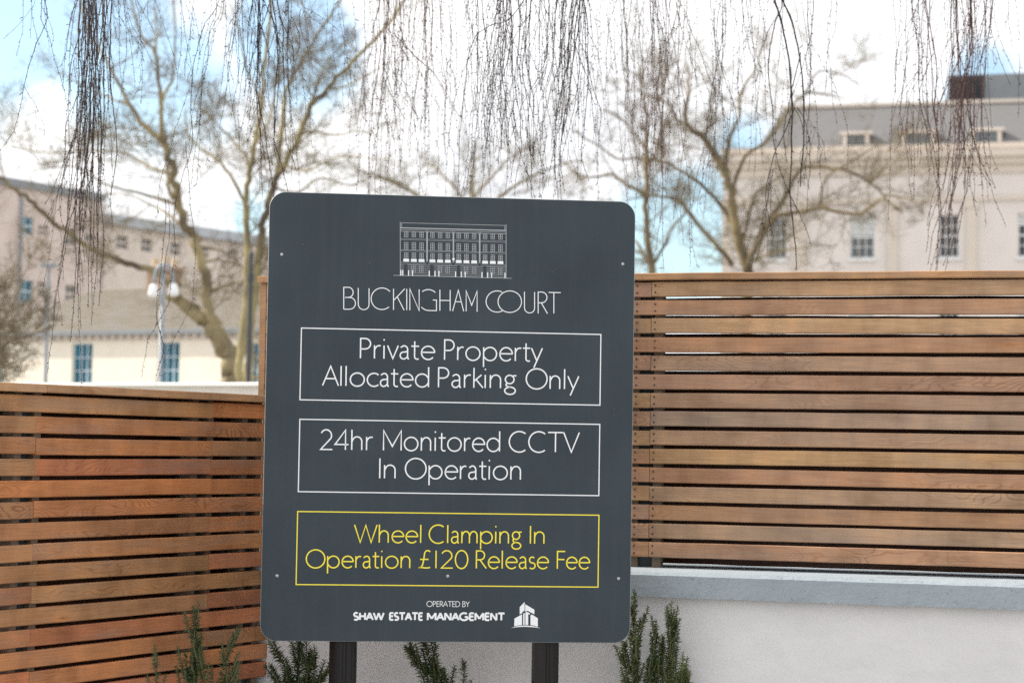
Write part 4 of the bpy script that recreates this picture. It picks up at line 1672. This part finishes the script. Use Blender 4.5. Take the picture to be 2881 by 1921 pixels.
t = Tree('bare_tree', 'several-stemmed leafless tree with yellowish bark just left of the sign edge', 31.0, (690, 1068), 6)
t.limb([(672, 1450), (672, 1200), (674, 1068), (678, 970), (690, 888), (695, 766), (694, 643), (692, 560), (702, 490), (718, 408), (728, 340), (735, 286), (742, 180), (760, 60), (770, -80)], 17, 5, 0, 0, .8)
t.limb([(700, 1450), (700, 1200), (698, 1068), (702, 960), (716, 850), (730, 700), (745, 610), (767, 531), (796, 469), (837, 388), (869, 306), (918, 253), (960, 204), (1021, 143), (1082, 82), (1150, -10)], 18, 5, .3, -.6)
t.limb([(640, 1068 + 300), (690, 1090), (745, 1060), (790, 1020), (850, 960)], 8, 3, .2, 1)
t.limb([(780, 500), (790, 400), (800, 300), (808, 245), (878, 122), (939, 33), (990, -60)], 10, 3.5, 0, .9)
t.limb([(694, 585), (669, 531), (637, 478), (600, 441), (563, 416), (530, 380), (520, 310)], 7, 2.5, 0, -.8)
t.limb([(702, 490), (690, 440), (640, 380), (590, 330), (565, 310), (540, 285)], 5, 2, 0, 1)
t.limb([(837, 388), (880, 370), (950, 380), (1010, 370), (1080, 390)], 4.5, 1.5, -.3, .5)
t.limb([(800, 465), (860, 480), (930, 450), (1000, 440), (1100, 455)], 4.5, 1.5, -.2, -1.5)
t.limb([(770, 528), (840, 540), (900, 500), (980, 520), (1060, 500), (1150, 520)], 4.5, 1.5, 0, 1)
t.limb([(869, 306), (900, 220), (930, 160), (980, 120)], 4.5, 1.5, -.3, .9)
t.limb([(918, 253), (980, 240), (1050, 200), (1120, 170)], 4, 1.5, -.4, -1.6)
t.limb([(735, 286), (700, 210), (680, 120), (650, 10)], 4.5, 2, 0, .7)
t.limb([(718, 408), (760, 330), (775, 240), (790, 130)], 4.5, 2, 0, -.7)
t.finish(1.9, 1.15, .88, crown_mat=M['far_twig'], bark=M['bark_lichen'])

t = Tree('bare_tree', 'leafless spreading tree in front of the stucco building', 44.0, (2100, 740), 7)
t.limb([(2096, 1300), (2100, 900), (2102, 765), (2085, 700), (2068, 640), (2064, 571), (2048, 502), (2023, 457), (1982, 392), (1937, 359), (1929, 306), (1940, 250), (1930, 180)], 24, 4)
t.limb([(2062, 745), (1980, 650), (1920, 575), (1887, 558), (1840, 550), (1770, 560)], 9, 2.5, 0, -1)
t.limb([(2085, 690), (2110, 600), (2130, 540), (2190, 500), (2240, 450)], 7, 2, 0, 1.4)
t.limb([(2105, 740), (2150, 720), (2240, 700), (2330, 690)], 5, 1.5, 0, -1.6)
t.limb([(2048, 500), (2046, 469), (2048, 408), (2080, 327), (2084, 265), (2125, 196), (2140, 140)], 9, 3, 0, .8)
t.limb([(2096, 770), (2110, 732), (2141, 670), (2182, 609), (2215, 603), (2305, 589), (2366, 597), (2419, 603), (2447, 585), (2488, 560), (2529, 593)], 11, 3.5, 0, -2.5)
t.limb([(2120, 712), (2137, 662), (2202, 568), (2243, 487), (2276, 470), (2325, 470), (2398, 487), (2447, 515), (2484, 548), (2540, 600)], 9, 3, 0, -1.5)
t.limb([(2058, 540), (2096, 441), (2150, 404), (2186, 359), (2239, 286), (2268, 261), (2301, 204), (2370, 212), (2419, 241)], 7, 2, 0, 1.2)
t.limb([(2268, 261), (2320, 266), (2362, 270)], 4, 1.5, .8, .4)
t.limb([(2068, 640), (2060, 633), (2023, 571), (1970, 518), (1921, 482), (1858, 453), (1797, 445), (1735, 445), (1674, 404), (1613, 367)], 9, 2.5, 0, 1)
t.limb([(2305, 589), (2312, 540), (2320, 510), (2350, 480), (2420, 440), (2480, 400)], 5, 2, -1.2, -2.2)
t.limb([(2447, 515), (2490, 470), (2500, 420), (2540, 410)], 4, 1.5, -1, -.4)
t.limb([(1937, 359), (1900, 330), (1880, 290), (1817, 265), (1748, 220)], 5, 2, .1, 1)
t.limb([(1982, 392), (2000, 330), (2010, 260), (2040, 210)], 5, 2, .1, -1)
t.limb([(2484, 548), (2560, 560), (2600, 600)], 4, 1.5, -1.4, -2)
t.finish(1.4, 1.4, .86, r1=.015, crown_mat=M['far_twig'], bark=M['bark_brown'])

t = Tree('bare_tree', 'slender leafless tree rising just right of the sign', 38.0, (1835, 740), 8)
t.limb([(1830, 1200), (1834, 900), (1836, 765), (1824, 700), (1820, 640), (1817, 563), (1818, 480), (1817, 408), (1819, 327), (1806, 260), (1800, 190)], 16, 3)
t.limb([(1819, 570), (1809, 547), (1760, 518), (1715, 490), (1660, 500), (1610, 480)], 8, 2.5, 0, -1.2)
t.limb([(1836, 750), (1810, 715), (1795, 690), (1770, 660), (1740, 640)], 8, 2.5, 0, .8)
t.limb([(1840, 740), (1870, 690), (1890, 640), (1930, 600), (1960, 560)], 6, 2, 0, -.8)
t.limb([(1817, 470), (1850, 420), (1870, 350), (1900, 290)], 5, 2, 0, -.8)
t.limb([(1817, 420), (1780, 370), (1740, 330), (1700, 310)], 5, 2, 0, .8)
t.limb([(1819, 330), (1850, 290), (1870, 230), (1880, 160)], 4, 1.5)
t.finish(1.6, 1.1, .86, crown_mat=M['far_twig'], bark=M['bark_brown'])

t = Tree('bare_tree', 'distant faint leafless crown showing just above the top of the sign', 62.0, (1330, 900), 9)
t.limb([(1330, 1250), (1328, 900), (1320, 740), (1325, 600), (1330, 480), (1335, 400)], 16, 3)
t.limb([(1322, 700), (1240, 600), (1160, 540), (1080, 500), (1000, 480)], 8, 2, 0, -1)
t.limb([(1325, 640), (1400, 560), (1470, 510), (1560, 470), (1640, 450)], 8, 2, 0, 1)
t.limb([(1325, 600), (1280, 530), (1220, 470), (1180, 430)], 6, 2, 0, 1.5)
t.limb([(1328, 560), (1390, 490), (1440, 440), (1500, 410)], 6, 2, 0, -1.5)
t.limb([(1322, 720), (1430, 640), (1530, 600), (1640, 580), (1720, 560)], 7, 2, 0, -2)
t.limb([(1322, 720), (1200, 650), (1100, 600), (980, 560)], 7, 2, 0, 2)
t.finish(1.25, 1.9, .88, r1=.018, crown_mat=M['far_twig'], zmin=5)

# scrubby bare shrub at the far left edge
t = Tree('bare_shrub', 'brown leafless shrub at the left edge before the cream building', 24.0, (-40, 1000), 10, group=None)
t.limb([(-60, 1400), (-62, 1150), (-70, 1020), (-80, 900)], 12, 4)
t.limb([(-62, 1080), (-20, 1000), (30, 960), (90, 940), (150, 915)], 6, 1.5, 0, -.4)
t.limb([(-64, 1060), (-30, 960), (10, 900), (40, 850), (60, 800)], 6, 1.5, 0, .3)
t.limb([(-62, 1100), (0, 1040), (60, 1010), (110, 990)], 5, 1.5, 0, .4)
t.finish(6.0, .62, .95, r1=.010, zmin=2)


# ---------------------------------------------------------------- weeping birches: hanging twigs
class Birch:
    def __init__(s, label, tx, ty, h, mat_bark, seed):
        s.rr = random.Random(seed)
        s.gain = .86
        s.O = V((tx, ty, 0))
        s.t = thing('weeping_birch', label, 'tree', s.O, 0, 'weeping birches behind the fences')
        b_ = MB()
        s.top = h
        n = 9
        pts = [V((math.sin(i * .7) * .04, math.cos(i * .9) * .04, h * i / n)) for i in range(n + 1)]
        b_.tube(pts, [.11 * (1 - .7 * i / n) for i in range(n + 1)], 12)
        b_.build('trunk', M['birch_bark'], s.t, smooth=True)

    def cluster(s, name_mat, Y, strands, limb_px):
        """strands: photo-pixel guide paths (x, y) from top; each gives count, jitter and thickness"""
        rr = s.rr
        mb = MB()
        tops = []
        for (guide, cnt, jit, thick, fork) in strands:
            for q in range(max(1, round(cnt * .85))):
                dy = rr.uniform(-.16, .16)
                jx0, jx1 = rr.gauss(0, jit * 1.15), rr.gauss(0, jit * 1.75)
                lenf = 1.0 if q == 0 else rr.uniform(.68, 1.04)
                s.strand(mb, guide, Y + dy, jx0, jx1, lenf, thick * rr.uniform(.6, 1.1), fork, tops)
        # the bough they hang from, above the picture
        if tops:
            c = sum((p for p in tops), V((0, 0, 0))) / len(tops)
            bz = max(p.z for p in tops) + rr.uniform(.16, .55)
            end = V((c.x + rr.uniform(-.1, .1), c.y + rr.uniform(-.2, .2), bz))
            st = V((0, 0, min(s.top - .3, bz + rr.uniform(.5, 1.1))))
            side = V((rr.uniform(-.2, .2), rr.uniform(-.35, .35), 0))
            bough = []
            for k in range(15):
                f = k / 14
                p = st.lerp(end, f) + side * math.sin(f * math.pi) + V((0, 0, .75 * math.sin(f * math.pi) ** .8))
                bough.append(p + V((rr.gauss(0, .012), rr.gauss(0, .012), rr.gauss(0, .012))))
            mb.tube(bough, [.030 * (1 - f / 14) ** 1.2 + .0035 for f in range(15)], 7)
            for p in tops:
                k = rr.randint(9, 13)
                a = bough[k].lerp(bough[k + 1], rr.random())
                m1 = a.lerp(p, .25) + V((0, 0, .05 + .10 * rr.random()))
                m2 = a.lerp(p, .7) + V((0, 0, .10 * rr.random()))
                m3 = p + V((0, 0, .05))
                mb.tube([a, m1, m2, m3, p], [.0036, .0032, .0026, .0021, .0018], 4, cap=False)
        mb.build('hanging_branch', name_mat, s.t)

    def veil(s, mat, Y, x0, x1, n, y0, y1, thick, limb=None):
        # loose single twigs between the heavier tresses
        rr = s.rr
        st = []
        for i in range(n):
            x = x0 + (x1 - x0) * (i + rr.uniform(.1, .9)) / n
            yb = rr.uniform(y0, y1)
            k = rr.gauss(0, 34)
            st.append(([(x, T0), (x + k * .1, 0), (x + k * .4, yb * .35), (x + k * .8, yb * .7), (x + k, yb)], 1, 3, thick * rr.uniform(.75, 1.2), 1.2))
        s.cluster(mat, Y, st, None)

    def strand(s, mb, guide, Y, jx0, jx1, lenf, thick, fork, tops, depth=0):
        rr = s.rr
        # cumulative length along guide
        cum = [0]
        for i in range(len(guide) - 1):
            cum.append(cum[-1] + math.hypot(guide[i + 1][0] - guide[i][0], guide[i + 1][1] - guide[i][1]))
        L_ = cum[-1] * lenf
        step = 17
        n = max(3, int(L_ / step))
        pts, rad = [], []
        wx, vx = 0.0, rr.gauss(0, .5)
        k_ = Y / F
        slow = rr.uniform(0, 6.28)
        amp = rr.uniform(2, 9)
        for i in range(n + 1):
            d = min(cum[-1] - 1e-6, L_ * i / n)
            j = max(q for q in range(len(guide) - 1) if cum[q] <= d)
            f = (d - cum[j]) / max(1e-6, cum[j + 1] - cum[j])
            gx = guide[j][0] + (guide[j + 1][0] - guide[j][0]) * f
            gy = guide[j][1] + (guide[j + 1][1] - guide[j][1]) * f
            vx = vx * .78 + rr.gauss(0, .9)
            wx += vx
            wx *= .97
            t_ = i / n
            x = gx + jx0 + (jx1 - jx0) * t_ + wx + amp * math.sin(slow + t_ * 5)
            pts.append(at(x, gy + rr.uniform(-2, 2), Y + .03 * math.sin(slow * 2 + t_ * 4)) - s.O)
            r = s.gain * max(1.05, thick * 1.02 * (1 - .55 * t_)) * k_ / 2
            if rr.random() < .3:
                r *= rr.uniform(1.15, 1.4)
            rad.append(r)
        mb.tube(pts, rad, 4, cap=False)
        if depth == 0 and guide[0][1] < -20:
            tops.append(pts[0])
        # buds and short spurs
        for i in range(1, n):
            if rr.random() < .8:
                p = pts[i].lerp(pts[i + 1], rr.random() * .8)
                sgn = 1 if (i % 2) else -1
                dd = V((sgn * rr.uniform(.3, 1.0), rr.uniform(-.6, .6), rr.uniform(-1.1, -.1))).normalized()
                ln = rr.uniform(2.5, 6.5) * k_ * (2.6 if rr.random() < .12 else 1)
                rb2 = rr.uniform(.8, 1.35) * k_
                mb.tube([p, p + dd * ln * .55, p + dd * ln], [rb2 * .7, rb2, rb2 * .25], 4, cap=False)
        # forks
        if depth < 2 and fork > 0:
            nf = int(fork) + (1 if rr.random() < fork % 1 else 0)
            for q in range(nf):
                i = int(n * rr.uniform(.12, .82))
                g0 = (guide[0][0], guide[0][1])
                d = L_ * i / n
                j = max(w for w in range(len(guide) - 1) if cum[w] <= d)
                f = (d - cum[j]) / max(1e-6, cum[j + 1] - cum[j])
                gx = guide[j][0] + (guide[j + 1][0] - guide[j][0]) * f
                gy = guide[j][1] + (guide[j + 1][1] - guide[j][1]) * f
                # start on the parent's own point
                w0 = pts[i] + s.O
                dcam = CM.transposed() @ (w0 - EYE)
                x0 = CX + F * dcam.x / -dcam.z
                y0 = CY - F * dcam.y / -dcam.z
                rem = max(60, min(L_ - d, 420) * rr.uniform(.35, .95))
                side = rr.choice((-1, 1)) * rr.uniform(.10, .55)
                sub = [(x0, y0), (x0 + side * rem * .35, y0 + rem * .35), (x0 + side * rem * .5, y0 + rem * .75), (x0 + side * rem * .52, y0 + rem)]
                s.substrand(mb, sub, w0.y, thick * (1 - .5 * i / n) * .7, fork * .45, depth + 1)

    def substrand(s, mb, g_, Y, thick, fork, depth):
        s.strand(mb, g_, Y, 0, 0, 1.0, thick, fork, [], depth)


DK, RD = M['birch_dark'], M['birch_red']
T0 = -210
bl_ = Birch('weeping birch whose dark twigs hang in strands over the orange fence', -3.3, 7.7, 5.6, None, 21)
# main dense tress at the left
bl_.cluster(DK, 6.75, [([(236, T0), (238, 60), (240, 200), (236, 330), (228, 470), (222, 620), (216, 800), (210, 960)], 7, 7, 4.6, 1.6),
                       ([(262, T0), (264, 100), (262, 250), (256, 400), (250, 560), (246, 700), (240, 860)], 7, 10, 4.0, 1.7),
                       ([(288, T0), (288, 60), (286, 180), (284, 300), (280, 420), (276, 560), (290, 700)], 5, 9, 4.2, 1.5),
                       ([(250, T0), (246, 150), (238, 300), (200, 420), (160, 540), (120, 640)], 4, 14, 3.0, 1.2),
                       ([(240, T0), (240, 250), (225, 420), (180, 640), (155, 820), (140, 1050)], 4, 12, 3.0, 1.4),
                       ([(245, T0), (244, 350), (235, 560), (222, 760), (232, 900), (238, 1085)], 4, 12, 3.0, 1.3)], None)
bl_.cluster(DK, 6.95, [([(302, T0), (310, 60), (306, 170), (302, 300), (298, 450), (302, 600)], 3, 10, 3.0, 1.2),
                       ([(338, T0), (338, 20), (346, 90), (352, 190), (362, 250), (386, 268)], 2, 5, 2.4, .7),
                       ([(336, T0), (337, 150), (330, 320), (324, 480), (316, 640)], 2, 6, 2.6, .8),
                       ([(290, T0), (330, 70), (370, 160), (398, 205)], 2, 8, 2.0, .6)], None)
bl_.cluster(DK, 6.6, [([(132, T0), (130, 0), (127, 52), (86, 120), (60, 190), (40, 270), (20, 370), (-10, 430)], 1, 2, 3.2, .8),
                      ([(132, T0), (130, 2), (128, 54), (160, 110), (176, 170), (190, 220), (204, 300)], 1, 2, 2.6, .8),
                      ([(60, T0), (58, 0), (58, 90), (54, 160)], 1, 4, 1.9, .5), ([(86, T0), (84, 0), (87, 110)], 1, 3, 1.8, .3),
                      ([(110, T0), (82, 10), (30, 70), (-20, 110)], 1, 4, 1.6, .3)], None)
bl_.cluster(DK, 7.0, [([(628, T0), (620, 0), (604, 36), (576, 66), (556, 130), (542, 190), (536, 280), (530, 360), (524, 410), (494, 480), (482, 560), (476, 700), (455, 850), (392, 960), (384, 1060)], 1, 2, 3.6, 1.0),
                      ([(528, 395), (536, 480), (540, 600), (548, 720), (536, 860), (470, 1000), (440, 1085)], 1, 3, 2.4, .8),
                      ([(650, T0), (640, 40), (620, 80), (612, 150), (596, 230), (580, 330), (572, 430), (564, 520)], 3, 12, 2.4, 1.0),
                      ([(662, T0), (664, 30), (662, 90), (664, 180), (660, 260), (652, 330), (640, 420)], 4, 12, 2.4, 1.3),
                      ([(475, 560), (478, 640), (470, 760), (456, 900), (480, 980), (455, 1075)], 2, 4, 2.2, .8)], None)
bl_.cluster(DK, 7.05, [([(728, T0), (726, 40), (724, 140), (720, 250), (722, 330), (736, 420), (750, 500), (758, 560), (768, 640)], 4, 6, 4.2, 1.3),
                       ([(716, T0), (718, 80), (714, 200), (716, 320), (714, 460), (716, 560)], 4, 9, 2.8, 1.1),
                       ([(772, T0), (778, 20), (786, 90), (792, 170), (790, 260), (786, 400), (804, 460), (820, 545)], 3, 6, 4.0, 1.2),
                       ([(796, T0), (808, 20), (806, 120), (800, 220), (806, 330), (818, 430), (820, 545)], 4, 8, 2.6, 1.2),
                       ([(690, T0), (688, 90), (684, 200), (680, 300), (670, 400)], 3, 12, 2.0, 1.0),
                       ([(816, T0), (840, 20), (880, 50), (926, 84)], 2, 5, 2.0, .5), ([(850, 30), (856, 90), (858, 160)], 1, 4, 1.6, .3)], None)

br_ = Birch('weeping birch with reddish and grey twigs trailing behind the sign and right fence', 3.9, 8.3, 6.2, None, 22)
br_.cluster(RD, 7.9, [([(1078, T0), (1080, 0), (1078, 120), (1068, 230), (1056, 330), (1046, 440), (1038, 545)], 8, 14, 2.6, 1.3),
                      ([(1104, T0), (1106, 60), (1110, 160), (1112, 220), (1150, 290), (1180, 340)], 4, 8, 3.0, .8),
                      ([(1106, T0), (1108, 120), (1104, 260), (1090, 400), (1076, 545)], 5, 12, 2.6, 1.2)], None)
br_.cluster(RD, 8.0, [([(1206, T0), (1206, 60), (1202, 180), (1196, 290), (1194, 400), (1192, 550)], 7, 10, 2.3, 1.3),
                      ([(1112, 100), (1150, 150), (1200, 210), (1230, 280), (1260, 330)], 3, 10, 2.2, .8),
                      ([(1216, T0), (1212, 150), (1202, 330), (1200, 450), (1220, 550)], 5, 12, 2.0, 1.2),
                      ([(1270, T0), (1276, 60), (1278, 180), (1272, 300), (1264, 420), (1262, 550)], 4, 8, 2.2, 1.0)], None)
br_.cluster(DK, 7.3, [([(1500, T0), (1480, 0), (1450, 40), (1424, 62), (1380, 72), (1346, 96), (1330, 140), (1324, 200), (1314, 270), (1298, 420), (1296, 560)], 1, 2, 4.4, 1.4),
                      ([(1424, T0), (1424, 60), (1420, 120), (1412, 190), (1404, 230), (1390, 290), (1376, 420), (1372, 560)], 6, 12, 3.0, 1.6),
                      ([(1436, T0), (1432, 100), (1424, 220), (1428, 320), (1432, 420), (1424, 560)], 7, 9, 3.0, 1.6),
                      ([(1404, T0), (1410, 100), (1412, 180), (1420, 280), (1440, 400), (1470, 480), (1500, 560)], 3, 12, 2.6, 1.2),
                      ([(1352, T0), (1356, 60), (1360, 180), (1366, 300), (1356, 430), (1340, 560)], 5, 14, 2.2, 1.3)], None)
br_.cluster(DK, 7.4, [([(1500, T0), (1498, 40), (1494, 120), (1490, 190), (1502, 280), (1504, 400), (1508, 560)], 5, 10, 3.2, 1.3),
                      ([(1530, T0), (1526, 60), (1524, 150), (1506, 220), (1460, 290), (1440, 380)], 3, 8, 2.6, 1.2),
                      ([(1560, T0), (1556, 80), (1556, 180), (1530, 260), (1540, 400), (1530, 560)], 5, 12, 2.4, 1.4)], None)
br_.cluster(DK, 7.35, [([(1616, T0), (1618, 0), (1608, 60), (1600, 120), (1596, 190), (1586, 290), (1574, 390), (1570, 480), (1580, 565)], 7, 8, 3.8, 1.7),
                       ([(1612, T0), (1616, 60), (1618, 160), (1614, 260), (1606, 380), (1606, 440), (1640, 510)], 5, 8, 3.2, 1.4),
                       ([(1580, T0), (1584, 80), (1580, 200), (1576, 320), (1558, 450), (1540, 565)], 6, 12, 2.6, 1.5),
                       ([(1630, T0), (1634, 60), (1640, 140), (1660, 250), (1684, 310), (1682, 440), (1684, 565)], 2, 6, 2.4, 1.0)], None)
br_.cluster(RD, 8.1, [([(1700, T0), (1700, 40), (1712, 120), (1712, 210), (1730, 270), (1740, 340)], 3, 10, 1.9, .8),
                      ([(1744, T0), (1744, 60), (1746, 160), (1760, 280), (1774, 400), (1780, 520)], 3, 8, 2.2, .9),
                      ([(1782, T0), (1784, 100), (1784, 200), (1776, 300), (1776, 420), (1784, 500), (1800, 540)], 2, 5, 2.6, .9)], None)
br_.cluster(RD, 8.0, [([(1846, T0), (1850, 40), (1858, 120), (1860, 220), (1864, 330), (1858, 460), (1856, 620), (1850, 760)], 9, 10, 2.6, 1.4),
                      ([(1916, T0), (1908, 40), (1890, 90), (1858, 130), (1840, 200)], 2, 6, 2.2, .7),
                      ([(1880, T0), (1876, 90), (1870, 220), (1866, 380), (1872, 560), (1866, 750)], 5, 14, 2.2, 1.2)], None)
br_.cluster(DK, 8.0, [([(1918, T0), (1924, 60), (1944, 140), (1962, 220), (1996, 330), (2000, 400), (1990, 520)], 2, 6, 2.6, 1.0),
                      ([(2034, T0), (2034, 20), (2030, 100), (2038, 160), (2056, 250), (2070, 330), (2080, 440)], 4, 10, 2.4, 1.0),
                      ([(2030, T0), (2030, 120), (2020, 240), (2010, 360), (2000, 450), (1990, 620), (2010, 750)], 5, 14, 2.0, 1.1),
                      ([(2090, T0), (2092, 80), (2094, 120), (2110, 180), (2124, 250), (2134, 350)], 3, 8, 2.0, .8),
                      ([(2120, T0), (2118, 30), (2100, 80), (2082, 120)], 1, 3, 1.8, .6)], None)
br_.gain = 1.05
br_.cluster(DK, 7.6, [([(2190, T0), (2196, 0), (2212, 60), (2220, 120), (2228, 210), (2236, 300), (2240, 420), (2238, 540), (2250, 640), (2252, 760)], 2, 4, 5.6, 1.3),
                      ([(2192, T0), (2190, 20), (2168, 60), (2156, 130), (2154, 260), (2160, 380), (2164, 470), (2200, 580), (2230, 690)], 1, 2, 4.0, 1.2),
                      ([(2150, T0), (2160, 10), (2186, 26)], 1, 2, 2.6, .4),
                      ([(2282, T0), (2282, 20), (2270, 100), (2262, 190), (2250, 280), (2244, 420)], 2, 5, 2.2, .9),
                      ([(2240, 300), (2262, 340), (2274, 400), (2270, 480), (2232, 600)], 2, 6, 2.0, .8),
                      ([(2162, 475), (2150, 560), (2138, 660), (2132, 760)], 3, 8, 1.9, .8)], None)
br_.cluster(RD, 8.1, [([(2356, T0), (2352, 40), (2338, 100), (2320, 130), (2330, 210), (2336, 290), (2350, 350)], 1, 3, 2.0, .8)], None)
br_.gain = 1.12
br_.cluster(RD, 7.9, [([(2588, T0), (2590, 20), (2594, 100), (2600, 170), (2604, 300), (2620, 400), (2634, 520), (2638, 640), (2624, 765)], 6, 10, 2.8, 1.5),
                      ([(2560, T0), (2566, 60), (2572, 160), (2566, 300), (2580, 420), (2584, 560)], 4, 14, 2.0, 1.3),
                      ([(2588, T0), (2580, 90), (2540, 130), (2520, 190), (2512, 230)], 2, 10, 1.6, .8)], None)
br_.cluster(RD, 7.9, [([(2690, T0), (2690, 60), (2690, 170), (2684, 300), (2676, 420), (2660, 520), (2640, 640), (2630, 765)], 8, 12, 2.7, 1.5),
                      ([(2736, T0), (2740, 60), (2736, 180), (2720, 260), (2722, 400), (2704, 540), (2664, 660), (2640, 765)], 6, 13, 2.5, 1.4),
                      ([(2786, T0), (2786, 40), (2784, 120), (2776, 220), (2772, 330), (2778, 430), (2812, 550), (2850, 640)], 5, 9, 2.5, 1.3),
                      ([(2720, T0), (2716, 90), (2708, 200), (2712, 320), (2740, 440), (2780, 520)], 4, 14, 2.2, 1.2),
                      ([(2800, T0), (2812, 60), (2840, 140), (2868, 200), (2890, 240)], 3, 10, 1.8, .8)], None)

bl_.veil(DK, 7.1, 470, 700, 7, 120, 420, 1.8)
bl_.veil(DK, 7.0, 300, 460, 4, 80, 260, 1.6)
bl_.veil(RD, 7.6, 830, 1040, 7, 120, 480, 1.6)
br_.gain = .86
br_.veil(RD, 8.1, 1030, 1300, 12, 260, 545, 1.9)
br_.veil(DK, 7.6, 1280, 1660, 16, 240, 560, 2.0)
br_.veil(RD, 8.2, 1660, 1900, 9, 180, 640, 1.9)
br_.veil(DK, 8.0, 1900, 2300, 12, 160, 560, 1.8)
br_.veil(RD, 8.0, 2530, 2860, 9, 180, 640, 1.8)
